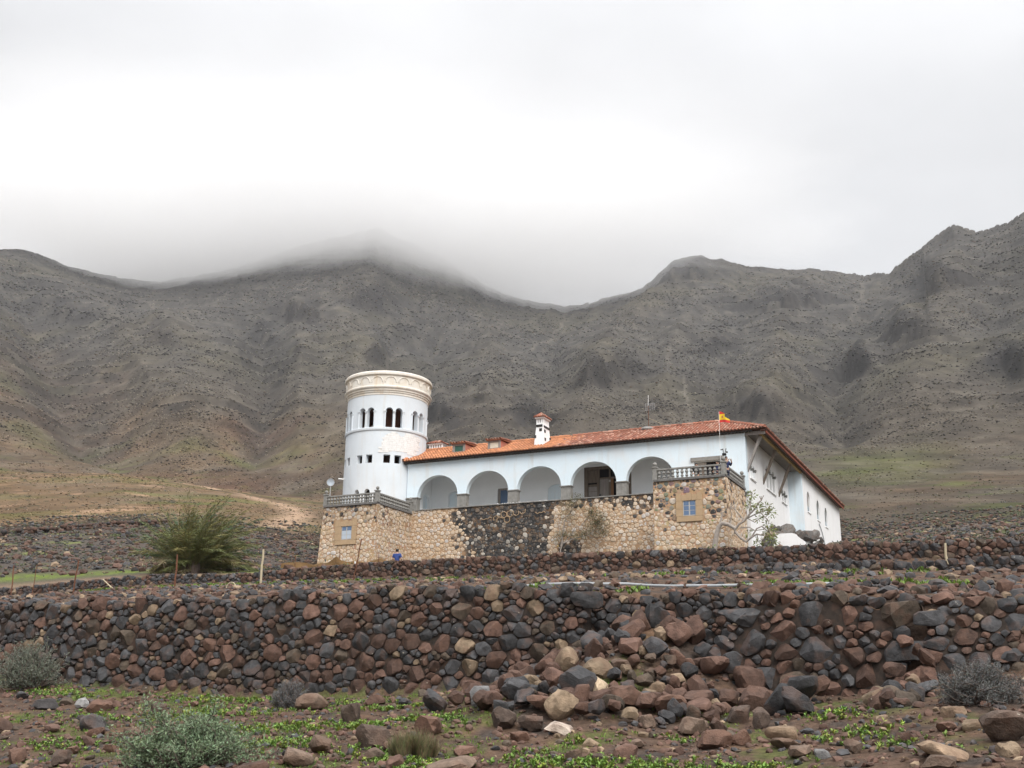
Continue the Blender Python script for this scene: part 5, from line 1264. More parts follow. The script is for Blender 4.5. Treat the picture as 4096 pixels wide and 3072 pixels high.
# ---- dormers
for u0, u1, pane, sd in ((-1.18, -.26, 'green_pane', 6), (1.52, 2.43, 'cream_pane', 7)):
    b_ = MB(); b_.box((u0, .80, 3.72), (u1, 2.1, 4.56)); dm = b_.build('dormer', M['pink'], villa)
    b_ = MB(); b_.box((u0 - .02, .74, 3.95), (u0 + .14, .797, 4.60)); b_.box((u1 - .14, .74, 3.95), (u1 + .02, .797, 4.60)); b_.box((u0 + .142, .742, 4.44), (u1 - .142, .797, 4.60)); b_.box((u0 + .142, .742, 3.95), (u1 - .142, .797, 4.05)); b_.build('window_frame', M['wood_grey'], dm)
    b_ = MB(); b_.box((u0 + .15, .775, 4.055), (u1 - .15, .795, 4.435)); b_.build('pane', M[pane], dm)
    tl = MB(); rng = random.Random(sd)
    tl.hexa([H(u0 - .1, .60, 4.565), H(u1 + .1, .60, 4.565), H(u1 + .1, 2.3, 4.66), H(u0 - .1, 2.3, 4.66), H(u0 - .1, .60, 4.62), H(u1 + .1, .60, 4.62), H(u1 + .1, 2.3, 4.82), H(u0 - .1, 2.3, 4.82)], (.24, .09, .05))
    n = 6
    for i in range(n):
        uu = u0 - .06 + (u1 - u0 + .12) * i / (n - 1)
        for j in range(5):
            P = (lambda uu, j: (lambda x, y, z: H(uu + x, .56 + j * .34 + y, 4.61 + (j * .34 + y) * .12 + z)))(uu, j); vv, ff = tile_geo(P, .085, .07, .40); tl.add(vv, ff, tile_col(15 if rng.random() < .6 else 7, rng))
    tl.build('dormer_tiles', M['tile'], dm, smooth=True, angle=50)

# ------------------------------------------------------------------ round tower
TU, TV, TR = -6.907, 1.30, 2.87
def TP(th, z, r): a = math.radians(th); return H(TU + r * math.cos(a), TV + r * math.sin(a), z)
tower = thing('round_tower', H(TU, TV, -1), 'white round tower with twin arched windows and a stained crenel-less crown', 'tower')
tower['label'] = 'white round tower with paired arched windows and a stained carved crown'
KX = math.radians(1) * TR
centers = [-88.5 + 40 * k_ for k_ in range(-2, 7)]
def win_poly(c, hw, z0, spring, top, n=10):
    return [(c - hw, z0), (c + hw, z0)] + [(c + hw * math.cos(math.pi * i / n), spring + (top - spring) * math.sin(math.pi * i / n)) for i in range(n + 1)]
HOLES = []
for c in centers:
    for s_ in (-1, 1):
        HOLES.append(win_poly(c + s_ * 6.8, 5.15, 5.78, 6.94, 7.20)); HOLES.append([(c + s_ * 7.6 - 4.7, 3.26), (c + s_ * 7.6 + 4.7, 3.26), (c + s_ * 7.6 + 4.7, 3.84), (c + s_ * 7.6 - 4.7, 3.84)])
HOLES += [win_poly(-98, 4.2, .35, 1.2, 1.46), win_poly(-81.3, 4.2, .35, 1.2, 1.46)]
lo, hi = -180.0, 180.0
def wrap(h):
    return [h] if min(p[0] for p in h) > lo and max(p[0] for p in h) < hi else []
HOLES = [h for hh in HOLES for h in wrap([(p[0] if p[0] < 180 else p[0] - 360, p[1]) for p in hh]) if max(p[0] for p in h) - min(p[0] for p in h) < 90]
pv = []; ed = []
def addloop(l):
    b_ = len(pv); pv.extend([Vector((p[0] * KX, p[1])) for p in l]); ed.extend([(b_ + i, b_ + (i + 1) % len(l)) for i in range(len(l))])
outl = [(lo + 4 * i, -1.2) for i in range(91)] + [(hi - 4 * i, 8.15) for i in range(91)]
addloop(outl)
for h in HOLES: addloop(h)
for i in range(1, 90):
    for z in (0, 1.8, 2.6, 3.0, 4.2, 4.9, 5.5, 7.5, 7.85): pv.append(Vector(((lo + 4 * i) * KX, z)))
rv, re_, rf_, _, _, _ = delaunay_2d_cdt(pv, ed, [], 0, 1e-5)
def inpoly(x, y, poly):
    c = False
    for i in range(len(poly)):
        (x0, y0), (x1, y1) = poly[i], poly[i - 1]
        if (y0 > y) != (y1 > y) and x < (x1 - x0) * (y - y0) / (y1 - y0) + x0: c = not c
    return c
tri = []
for f in rf_:
    x = sum(rv[i].x for i in f) / len(f) / KX; y = sum(rv[i].y for i in f) / len(f)
    if not any(inpoly(x, y, h) for h in HOLES if min(p[0] for p in h) <= x <= max(p[0] for p in h)): tri.append(tuple(f))
nV = len(rv); tw = [TP(v.x / KX, v.y, TR) for v in rv] + [TP(v.x / KX, v.y, TR - .34) for v in rv]
ff = [t_ for t_ in tri] + [tuple(i + nV for i in reversed(t_)) for t_ in tri]; fm = [0] * len(tri) + [1] * len(tri)
for h in HOLES:
    b_ = len(tw)
    for p in h: tw.append(TP(p[0], p[1], TR)); tw.append(TP(p[0], p[1], TR - .34))
    for i in range(len(h)):
        j = (i + 1) % len(h); ff.append((b_ + 2 * i, b_ + 2 * j, b_ + 2 * j + 1, b_ + 2 * i + 1)); fm.append(0)
mesh_obj('tower_wall', tw, ff, None, tower, smooth=True, angle=35, mats=[M['plaster_tower'], M['inner_brown']], fmat=fm)
fl = MB(); fl.lathe([(2.52, 2.3), (2.52, 2.4)], H(TU, TV, 0), 40); fl.lathe([(2.52, 5.3), (2.52, 5.4)], H(TU, TV, 0), 40); fl.lathe([(2.52, 8.0), (2.52, 8.1)], H(TU, TV, 0), 40); fl.build('inner_floor', M['inner_brown'], tower, smooth=True)
fl = MB(); fl.lathe([(.9, 2.42), (.9, 7.95)], H(TU, TV, 0), 20); fl.build('stair_core', M['inner_brown'], tower, smooth=True)
def band(name, prof, mat, n=96):
    mb = MB(); mb.lathe(prof, H(TU, TV, 0), n, cap=False); return mb.build(name, mat, tower, smooth=True, angle=25)
band('sill_band', [(TR - .1, 5.56), (TR + .065, 5.57), (TR + .075, 5.60), (TR + .075, 5.735), (TR + .05, 5.76), (TR - .1, 5.765)], M['plaster_tower'])
band('lower_cornice', [(TR - .1, 8.10), (TR + .03, 8.11), (TR + .035, 8.26), (TR + .085, 8.28), (TR + .09, 8.39), (TR + .15, 8.41), (TR + .16, 8.50), (TR + .25, 8.60), (TR + .26, 8.68), (TR + .20, 8.75), (TR + .1, 8.76)], M['plaster_cream'])
fz = band('frieze', [(TR + .05, 8.70), (TR + .145, 8.77), (TR + .15, 9.50), (TR, 9.52)], M['plaster_cream'])
band('crown_rim', [(TR, 9.49), (TR + .22, 9.50), (TR + .27, 9.55), (TR + .27, 9.69), (TR + .24, 9.75), (TR + .20, 9.79), (TR - .1, 9.80), (TR - .15, 9.2), (0.0, 9.15)], M['plaster_cream'])
for k_ in range(20):
    c = -91.4 + 18 * k_; am = MB()
    P_ = [TP(c - 8.0, 8.99, TR + .15)] + [TP(c + 7.4 * math.cos(math.pi * (1 - i / 12)), 9.0 + .38 * math.sin(math.pi * i / 12), TR + .152) for i in range(13)] + [TP(c + 8.0, 8.99, TR + .15)]
    am.tube(P_, .045, 5); am.build('frieze_arch', M['plaster_cream'], tower, smooth=True)
for c in centers:
    for o_, hw in ((-13.0, .9), (0, .9), (13.0, .9)):
        cb = MB()
        if o_ == 0: cb.lathe([(.075, 0), (.075, .05), (.058, .07), (.058, 1.05)], TP(c, 5.78, TR - .09), 10)
        else: cb.lathe([(.07, 0), (.07, 1.05)], TP(c + o_ * .985, 5.78, TR - .015), 10)
        co = cb.build('colonnette', M['plaster_tower'], tower, smooth=True)
        cp = MB(); a = .16; w_ = .95 * 2.2
        th0, th1 = c + o_ * .985 - w_, c + o_ * .985 + w_
        cp.hexa([TP(th0 + .8, 6.82, TR + .05), TP(th1 - .8, 6.82, TR + .05), TP(th1 - .8, 6.82, TR - .2), TP(th0 + .8, 6.82, TR - .2), TP(th0, 6.94, TR + .09), TP(th1, 6.94, TR + .09), TP(th1, 6.94, TR - .2), TP(th0, 6.94, TR - .2)])
        cp.build('capital', M['plaster_tower'], co)
# plaster fallen off: whitewashed bricks show
rng = random.Random(16); bz = 3.98; row = 0
edge = [(-66, 4.0), (-65, 4.35), (-63, 4.75), (-60, 5.15), (-56, 5.32), (-51, 5.42), (-45, 5.45), (-40, 5.28), (-37, 5.12), (-33, 5.25), (-28, 5.42), (-20, 5.42), (-10, 5.40), (-5, 5.40), (-5, 4.7), (-12, 4.2), (-17, 3.9), (-25, 4.05), (-36, 4.12), (-50, 4.06)]
bp = MB(); vv = [TP(a, z, TR + .004) for a, z in edge]
bs = MB()
for a0 in np.arange(-66, -5, 2.0):
    zs_ = [z for z in np.arange(3.9, 5.46, .04) if inpoly(a0 + 1, z, edge)]
    if zs_: bs.add([TP(a0, min(zs_), TR + .006), TP(a0 + 2, min(zs_), TR + .006), TP(a0 + 2, max(zs_), TR + .006), TP(a0, max(zs_), TR + .006)], [(0, 1, 2, 3)])
bs.build('bare_masonry', M['floor'], tower)
while bz < 5.45:
    a = -68 + (row % 2) * 4.0 + rng.uniform(-1, 1); h = rng.uniform(.12, .16)
    while a < -5:
        w_ = rng.uniform(5.5, 9.5)
        if inpoly(a + w_ / 2, bz + h / 2, edge) and (inpoly(a + .5, bz + h / 2, edge) or inpoly(a + w_ - .5, bz + h / 2, edge)):
            mb = MB(); g_ = .18; r1 = TR + .012 + rng.uniform(0, .010); z0, z1 = bz + .004, bz + h - .005
            q = []
            for zz in (z0, z1):
                q += [TP(a + g_, zz, r1), TP(a + w_ / 2, zz, r1), TP(a + w_ - g_, zz, r1), TP(a + w_ - g_, zz, TR - .03), TP(a + g_, zz, TR - .03)]
            mb.add(q, [(0, 1, 6, 5), (1, 2, 7, 6), (2, 3, 8, 7), (4, 0, 5, 9), (5, 6, 7, 8, 9), (4, 3, 2, 1, 0)]); mb.build('brick', M['brick_white'], tower)
        a += w_
    bz += h; row += 1
sp_ = MB(); sp_.tube([TP(-134, 2.43, TR - .05), TP(-134, 2.45, TR + .42)], .05, 8); sp_.build('spout', M['white'], tower, smooth=True)

# ------------------------------------------------------------------ beside the house on the right
pw = thing('parapet_wall', H(20.8, 3.1, -3.6), 'white curved parapet wall beside the frangipani tree', 'wall')
mb = MB(); crv = [(19.2, -4.2), (19.2, -2.42), (21.0, -2.41)] + [(21.0 + .25 * math.sin(a), -2.41 - .14 * (1 - math.cos(a)) - .02) for a in np.linspace(.2, 1.5, 6)] + [(21.42, -2.72), (21.58, -2.83), (21.68, -2.93), (21.73, -3.05), (21.74, -4.2)]
mb.panel(crv, [], mF, 3.0, 3.28); mb.build('rendered_wall', M['plaster_white'], pw, smooth=True, angle=30)
oc = thing('rock_outcrop', H(20.6, 9, -3), 'dark jumbled rock base under the right wing with a shadowed hollow', 'rock')
rng = random.Random(44)
for i in range(80):
    v_ = rng.uniform(3.2, 17.5); top_ = np.interp(v_, [3, 4.7, 7.4, 11.5, 12.3, 16.8, 17.8], [-1.5, -1.5, -1.2, -.6, -.85, -.75, -1.1])
    z_ = rng.uniform(-3.4, top_ - .15); u_ = 19.22 + (0.9 if v_ > 11.8 else 0) + rng.uniform(-.1, .3) + (top_ - z_) * .26
    if 4.4 < v_ < 7.2 and z_ > -2.9 and (v_ - 5.8) ** 2 / 1.9 + (z_ + 2.4) ** 2 / 1.0 < 1: continue
    sc_ = rng.uniform(.34, .75); me = ROCKS[8 + i % 6]
    o = place('rock_lump', me, oc, H(u_, v_, z_)); o.scale = (sc_, sc_, sc_ * .8); o.rotation_euler = (rng.uniform(-1, 1), rng.uniform(-1, 1), rng.uniform(0, 6)); k2 = rng.random()
    o.color = (*((.30, .25, .19) if k2 < .25 else ((.10, .095, .09) if k2 < .7 else (.16, .15, .14))), 1)
pl = MB(); pl.hexa([H(22.2, 3.0, -3.10), H(22.58, 3.0, -2.93), H(22.58, 3.12, -2.93), H(22.2, 3.12, -3.10), H(22.2, 3.0, -3.02), H(22.58, 3.0, -2.85), H(22.58, 3.12, -2.85), H(22.2, 3.12, -3.02)])
pl.v = [tuple(x) for x in pl.v]
tag(pl.build('plank', M['white'], None, H(22.4, 3.05, -3.0)), 'short white plank leaning by the rocks right of the parapet', 'plank', kind='thing')

# ------------------------------------------------------------------ plants
rngP = random.Random(91)
def leaf(mb, p, d, up, L, W_, col, fold=.25):
    d = Vector(d).normalized(); s_ = d.cross(Vector(up))
    if s_.length < 1e-3: s_ = d.cross(Vector((1, 0, .3)))
    s_.normalize(); n = s_.cross(d); p = Vector(p)
    mb.add([p, p + d * L * .5 + s_ * W_ / 2 + n * fold * W_, p + d * L, p + d * L * .5 - s_ * W_ / 2 + n * fold * W_], [(0, 1, 2, 3)], col)
def vary(rng, c, a=.25): f = rng.uniform(1 - a, 1 + a); return tuple(x * f * rng.uniform(.93, 1.07) for x in c)
def rdir(rng, zlo=-1, zhi=1):
    a = rng.uniform(0, 2 * math.pi); z = rng.uniform(zlo, zhi); r = math.sqrt(max(0, 1 - z * z)); return Vector((r * math.cos(a), r * math.sin(a), z))
def grown(rng, base, d0, n, seg, wander, lift, r0, r1):
    """a wandering stem"""
    p = Vector(base); d = Vector(d0).normalized(); pts = [p.copy()]
    for i in range(n):
        d = (d + rdir(rng) * wander + Vector((0, 0, lift))).normalized(); p = p + d * seg; pts.append(p.copy())
    return pts, [r0 + (r1 - r0) * i / n for i in range(n + 1)]
def shrub(name, label, base, w, h, ncl, col, twig_col, seed, leaves=26, ll=.05, lw=.016, cat='shrub', wind=(0, 0), flat=1.0, dense=1.0, group=None, tmat='bark_dark', strag=.0):
    """a bush of wandering twigs set with small leaves; outline kept uneven"""
    rng = random.Random(seed); root = thing(name, base, label, cat, group)
    tw, lf = MB(), MB(); b = Vector(base)
    for i in range(ncl):
        a = rng.uniform(0, 2 * math.pi); el_ = rng.uniform(.12, 1.35); rr_ = (.55 + .5 * rng.random()) * (1 + strag * (rng.random() < .15))
        tip = Vector((math.cos(a) * math.cos(el_) * w / 2 * rr_ + wind[0] * rng.random(), math.sin(a) * math.cos(el_) * w / 2 * rr_ * flat + wind[1] * rng.random(), math.sin(el_) * h * rr_))
        st = b + Vector((rng.uniform(-.12, .12) * w, rng.uniform(-.12, .12) * w, -.03)); mid = st + tip * .5 + rdir(rng) * .09 * w
        pts = [st, st * .5 + mid * .5 + rdir(rng) * .03 * w, mid, mid * .5 + (b + tip) * .5 + rdir(rng) * .03 * w, b + tip]
        tw.tube(pts, [.014 * h ** .5, .011 * h ** .5, .008 * h ** .5, .005, .002], 4, False)
        for j in range(int(leaves * dense)):
            t_ = rng.uniform(.35, 1.0) ** .8; k_ = min(int(t_ * 4), 3); f_ = t_ * 4 - k_
            p = pts[k_] * (1 - f_) + pts[k_ + 1] * f_ + rdir(rng) * .055 * w * rng.random()
            if p.z < b.z - .02: continue
            d = (rdir(rng, -.3, 1) + Vector((wind[0], wind[1], .2))); leaf(lf, p, d, rdir(rng), ll * rng.uniform(.6, 1.3), lw * rng.uniform(.7, 1.3), vary(rng, col, .35))
    tw.build('twigs', M[tmat], root, smooth=True, angle=None, kind='stuff'); lf.build('foliage', M['plant'], root, kind='stuff')
    return root
def G(s, w): x, y, _ = T(s, w, 0); return (x, y, gz(x, y))
SAGE = (.135, .185, .105); GREYB = (.115, .115, .110); DRY = (.20, .17, .085)
shrub('grey_green_shrub', 'large grey green shrub at the bottom edge on the left', G(-8.85, 10.2), 1.95, .62, 210, SAGE, None, 1, 60, .05, .017, dense=1.25, flat=.8, strag=.4)
shrub('dead_bush', 'round grey dead bush at the foot of the left wall', G(-10.55, 14.35), .62, .46, 260, (.125, .125, .125), None, 2, 60, .035, .006, 'bush', dense=1.2)
shrub('grey_bush', 'broad low grey bush under the wall on the right', G(-.75, 13.6), 1.1, .46, 280, (.115, .117, .112), None, 3, 60, .04, .007, 'bush', wind=(.12, -.05), dense=1.2)
shrub('grey_bush', 'pale grey straggly bush at the left edge by the wall', G(-16.8, 14.9), 1.35, .85, 210, (.135, .150, .115), None, 4, 60, .055, .012, 'bush', strag=.25)
# dry grass tuft
def tuft(name, label, base, w, h, n, cols, seed, cat='grass tuft', lean=(0, 0)):
    rng = random.Random(seed); root = thing(name, base, label, cat); mb = MB(); b = Vector(base)
    for i in range(n):
        a = rng.uniform(0, 6.28); r_ = math.sqrt(rng.random()) * w / 2; p = b + Vector((math.cos(a) * r_ * .75, math.sin(a) * r_ * .5, -.02)); hh = h * rng.uniform(.4, 1.1) * (1 - .45 * (r_ / (w / 2)) ** 2)
        d = Vector((math.cos(a) * .35 * r_ / w * 2 + rng.uniform(-.3, .3) + lean[0], math.sin(a) * .3 + rng.uniform(-.2, .2), 1)).normalized(); m_ = p + d * hh * .55; e = m_ + (d + Vector((rng.uniform(-.5, .5), rng.uniform(-.3, .3), -.15))).normalized() * hh * .5
        s_ = Vector((math.cos(a * 3), math.sin(a * 3), 0)) * .0035; c = vary(rng, cols[rng.randrange(len(cols))], .25)
        mb.add([p - s_, p + s_, m_ + s_ * .8, e, m_ - s_ * .8], [(0, 1, 2, 4), (4, 2, 3)], c)
    mb.build('blades', M['plant'], root, kind='stuff'); return root
tuft('dry_grass_tuft', 'dry straw coloured grass tuft between brown boulders at bottom centre', G(-6.45, 11.1), .66, .34, 2300, [(.20, .16, .085), (.13, .14, .06), (.10, .115, .05), (.16, .105, .065)], 11)
# green weeds: leafy rosettes, in drifts
def weeds():
    rng = random.Random(13); mb = MB(); spots = []
    drift = [(-12.2, 15.0, 1.9, .45, 70), (-9.4, 14.7, .8, .3, 24), (-11.3, 13.9, 1.7, .55, 90), (-8.3, 14.2, 1.6, .3, 60), (-9.3, 12.6, 1.6, .6, 120), (-8.6, 11.4, 1.1, .5, 80), (-7.9, 12.6, .8, .4, 50), (-7.2, 12.9, .7, .3, 40), (-4.6, 11.2, 1.3, .5, 120), (-3.6, 11.0, .9, .45, 80), (-6.2, 10.6, .8, .4, 60), (-5.3, 11.8, .4, .2, 14), (-2.3, 13.7, .7, .5, 40), (-1.9, 12.6, .8, .5, 34), (-1.4, 11.7, .7, .5, 16), (-10.2, 11.5, 1.2, .5, 60), (-13.2, 13.2, 1.5, .7, 50), (-12.0, 11.3, 1.0, .6, 40), (-15.8, 14.6, 1.3, .5, 60), (-5.0, 12.35, .35, .2, 8), (-2.7, 10.9, .7, .3, 40), (-6.9, 11.0, .9, .5, 40), (-4.0, 12.9, .5, .3, 10), (-.9, 10.9, .4, .3, 5), (-6.2, 13.6, .6, .3, 8)]
    for s0, w0, ds, dw, n in drift:
        for i in range(int(n * 2.6)):
            s_, w_ = rng.gauss(s0, ds * .38), rng.gauss(w0, dw * .42); x, y, _ = T(s_, w_, 0)
            if w_ > 15.5 or any(math.hypot(x - a, y - b_) < c * .8 for a, b_, c in NAMED if c > .12): continue
            spots.append((x, y))
    for x, y in spots:
        z = gz(x, y); sz = rng.uniform(.022, .055); n = rng.randrange(8, 15); c0 = vary(rng, (.135, .225, .04) if rng.random() < .75 else (.21, .26, .04), .22)
        for k_ in range(n):
            a = rng.uniform(0, 6.28); e_ = rng.uniform(.1, 1.1); h0 = rng.uniform(0, .8) * sz
            leaf(mb, (x + rng.uniform(-.3, .3) * sz, y + rng.uniform(-.3, .3) * sz, z + h0), (math.cos(a) * math.cos(e_), math.sin(a) * math.cos(e_), math.sin(e_)), (0, 0, 1), sz * rng.uniform(.7, 1.2), sz * rng.uniform(.35, .6), vary(rng, c0, .2), .2)
    for s0, s1, w0, dw, n in ((-33, -18, 35.2, .6, 150), (-5, -1, 19.6, .35, 150), (-9, -6, 17.8, .4, 40), (-28, -14, 33, 1.2, 90), (-36, -27, 34.5, .8, 160), (-10.5, -2, 26.5, .7, 60)):
        for i in range(n):
            s_, w_ = rng.uniform(s0, s1), rng.gauss(w0, dw); x, y, _ = T(s_, w_, 0); z = gz(x, y); sz = rng.uniform(.06, .14)
            for k_ in range(8):
                a = rng.uniform(0, 6.28); e_ = rng.uniform(.3, 1.3); leaf(mb, (x + rng.uniform(-.5, .5) * sz, y, z), (math.cos(a) * math.cos(e_), math.sin(a) * math.cos(e_), math.sin(e_)), (0, 0, 1), sz, sz * .4, vary(rng, (.12, .19, .03), .25), .2)
    mb.build('green_weeds', M['plant'], None, (0, 0, 0), kind='stuff')
weeds()
def grass():
    rng = random.Random(14); mb = MB()
    for i in range(9000):
        s_, w_ = rng.uniform(-17.5, -3), rng.uniform(9.5, 15.5); x, y, _ = T(s_, w_, 0)
        if abs(math.degrees(math.atan2(x, y))) > 28.5: continue
        nz = float(fbm(np.array(x / 1.1), np.array(y / 1.1), 4, 210, .6)) + .25 * math.exp(-((w_ - 15.2) / .9) ** 2) * (s_ < -8.5)
        if nz < .08: continue
        z = gz(x, y); h = rng.uniform(.02, .055); c = vary(rng, (.12, .185, .03), .35)
        for k_ in range(3): leaf(mb, (x + rng.uniform(-.03, .03), y + rng.uniform(-.03, .03), z), (rng.uniform(-.7, .7), rng.uniform(-.7, .7), 1), (rng.uniform(-1, 1), rng.uniform(-1, 1), 0), h, h * .3, c, .1)
    mb.build('short_grass', M['plant'], None, (0, 0, 0), kind='stuff')
grass()
def scrub():
    """low bushes of the stony field and the hill behind, too many to count"""
    rng = random.Random(15); mb = MB()
    for i in range(3000):
        a = math.radians(rng.uniform(-29, 29)); r = 48 + 235 * rng.random() ** 1.5; x, y = r * math.sin(a), r * math.cos(a)
        s_, w_ = x * CT - y * ST, x * ST + y * CT
        if w_ < 42 or (-10 < s_ - S0 < 22 and -7 < w_ - W0 < 30): continue
        sz = rng.uniform(.10, .32) * (1 if rng.random() < .85 else 1.7); z = gz(x, y); k_ = rng.random()
        c0 = (.075, .080, .070) if k_ < .5 else ((.085, .105, .04) if k_ < .8 else (.11, .10, .055))
        for j in range(22):
            d = rdir(rng, .0, 1); leaf(mb, Vector((x, y, z)) + Vector((d.x * 1.25, d.y, d.z * .75)) * sz * rng.random() ** .5, rdir(rng), rdir(rng), sz * rng.uniform(.25, .5), sz * .28, vary(rng, c0, .3), .15)
    mb.build('scrub', M['plant'], None, (0, 0, 0), kind='stuff')
scrub()
# ---- palm clump left of the villa
def palm():
    x, y = -14.5, 51.0
    base = Vector((x, y, gz(x, y) - .1)); root = thing('palm', base, 'bushy wind-blown palm clump left of the villa', 'palm'); rng = random.Random(17)
    st = MB()
    for i in range(6):
        a = rng.uniform(0, 6.28); st.tube([base + Vector((math.cos(a) * .35, math.sin(a) * .35, 0)), base + Vector((math.cos(a) * .5, math.sin(a) * .45, .35)), base + Vector((math.cos(a) * .55, math.sin(a) * .5, .6))], [.2, .17, .10], 7)
    st.build('trunk', M['bark_dark'], root, smooth=True)
    for i in range(190):
        a = rng.uniform(0, 6.28); q = rng.random(); el_ = -.05 + 1.5 * q ** .85; L = rng.uniform(1.6, 2.7) * (.72 + .62 * math.sin(max(el_, 0)))
        d = Vector((math.cos(a) * math.cos(el_), math.sin(a) * math.cos(el_) * .8, math.sin(el_))).normalized(); p = base + Vector((math.cos(a) * rng.uniform(.1, .8), math.sin(a) * rng.uniform(.1, .6), rng.uniform(.1, .6)))
        dead = el_ < .35 and rng.random() < .5; pts = [p.copy()]; dirs = []; n = 11
        for k_ in range(n):
            d = (d + Vector((.04, 0, -.02 - .11 * (k_ / n) * (1.5 if dead else 1)))).normalized(); p = p + d * L / n
            p.z = max(p.z, gz(p.x, p.y) + .08); pts.append(p.copy()); dirs.append(d.copy())
        k0 = rng.random(); c0 = (.20, .165, .095) if dead else ((.120, .135, .045) if k0 < .5 else ((.165, .150, .050) if k0 < .8 else (.075, .125, .055)))
        f = MB(); f.tube(pts, [.018 * (1 - k_ / (n + 1)) + .003 for k_ in range(n + 1)], 4, False, vary(rng, (.16, .15, .07), .2))
        for k_ in range(1, n):
            for j in range(5):
                t_ = j / 5; q_ = pts[k_] * (1 - t_) + pts[k_ + 1] * t_; dd = dirs[k_]; sd = dd.cross(Vector((0, 0, 1)))
                if sd.length < .05: sd = Vector((1, 0, 0))
                sd.normalize()
                for sg in (-1, 1):
                    ld = dd * .8 + sd * sg * rng.uniform(.4, .9) + Vector((.2, 0, rng.uniform(-.55, .25))); leaf(f, q_, ld, rdir(rng), rng.uniform(.28, .55) * (1.1 - .7 * abs(k_ / n - .5)), .024, vary(rng, c0, .35), .1)
        f.build('frond', M['plant'], root)
palm()
# ---- shrub growing on the black wall
def wall_shrub():
    root = thing('wall_shrub', H(7.5, -1.1, -4.3), 'half bare shrub growing against the terrace wall beside the black patch', 'shrub'); rng = random.Random(18)
    b = MB(); B = lambda u, z, v=-1.0: H(u, v, z)
    paths = [([(7.55, -4.4), (7.55, -3.3), (7.75, -2.9), (7.55, -2.2), (7.42, -1.7), (7.45, -1.2)], .05), ([(7.6, -3.1), (7.75, -2.3), (7.85, -1.6), (8.0, -1.22), (8.35, -1.2), (8.8, -1.3)], .05), ([(7.75, -2.9), (8.3, -2.35), (8.5, -1.95), (8.95, -1.85), (9.3, -1.5)], .035), ([(7.8, -2.9), (8.6, -2.6), (9.4, -2.5), (10.1, -2.0), (10.5, -1.6)], .04), ([(8.0, -1.22), (8.4, -.75), (8.7, -.2), (8.9, .05)], .025), ([(9.4, -2.5), (9.9, -2.85), (10.4, -2.75)], .025), ([(7.5, -3.2), (7.0, -2.8), (6.85, -2.4)], .03), ([(8.95, -1.85), (9.6, -1.2), (10.0, -.8)], .025)]
    for p, r in paths: b.tube([B(*q, -1.0 + rng.uniform(-.1, .1)) for q in p], [r * (1 - .75 * i / (len(p) - 1)) for i in range(len(p))], 6)
    b.build('branches', M['bark'], root, smooth=True, kind='stuff')
    f = MB()
    for cu, cz, ru, rz, n in ((10.0, -1.75, .85, .85, 2600), (9.6, -1.1, .6, .5, 700), (8.3, -.55, .95, .45, 900), (7.8, -2.35, .75, .32, 700), (9.0, -2.45, .9, .35, 800), (8.7, -.05, .55, .28, 240), (7.3, -2.7, .5, .35, 260), (10.4, -2.4, .5, .4, 400), (8.0, -1.2, .8, .5, 420)):
        for i in range(n):
            d = rdir(rng); q = rng.random() ** .6
            if rng.random() < .25: q *= 1.2
            p = B(cu + d.x * ru * q, cz + d.z * rz * q, -1.0 + d.y * .38 * q); k_ = rng.random(); c0 = (.085, .082, .055) if k_ < .55 else ((.12, .135, .04) if k_ < .85 else (.15, .10, .06))
            leaf(f, p, rdir(rng), rdir(rng), rng.uniform(.05, .10), rng.uniform(.02, .035), vary(rng, c0, .35))
    f.build('foliage', M['plant'], root, kind='stuff')
    y_ = MB(); y_.ball(B(7.45, -3.1, -1.15), .06, 8, 6); y_.build('yellow_flower', M['wood_yellow'], root, smooth=True)
wall_shrub()
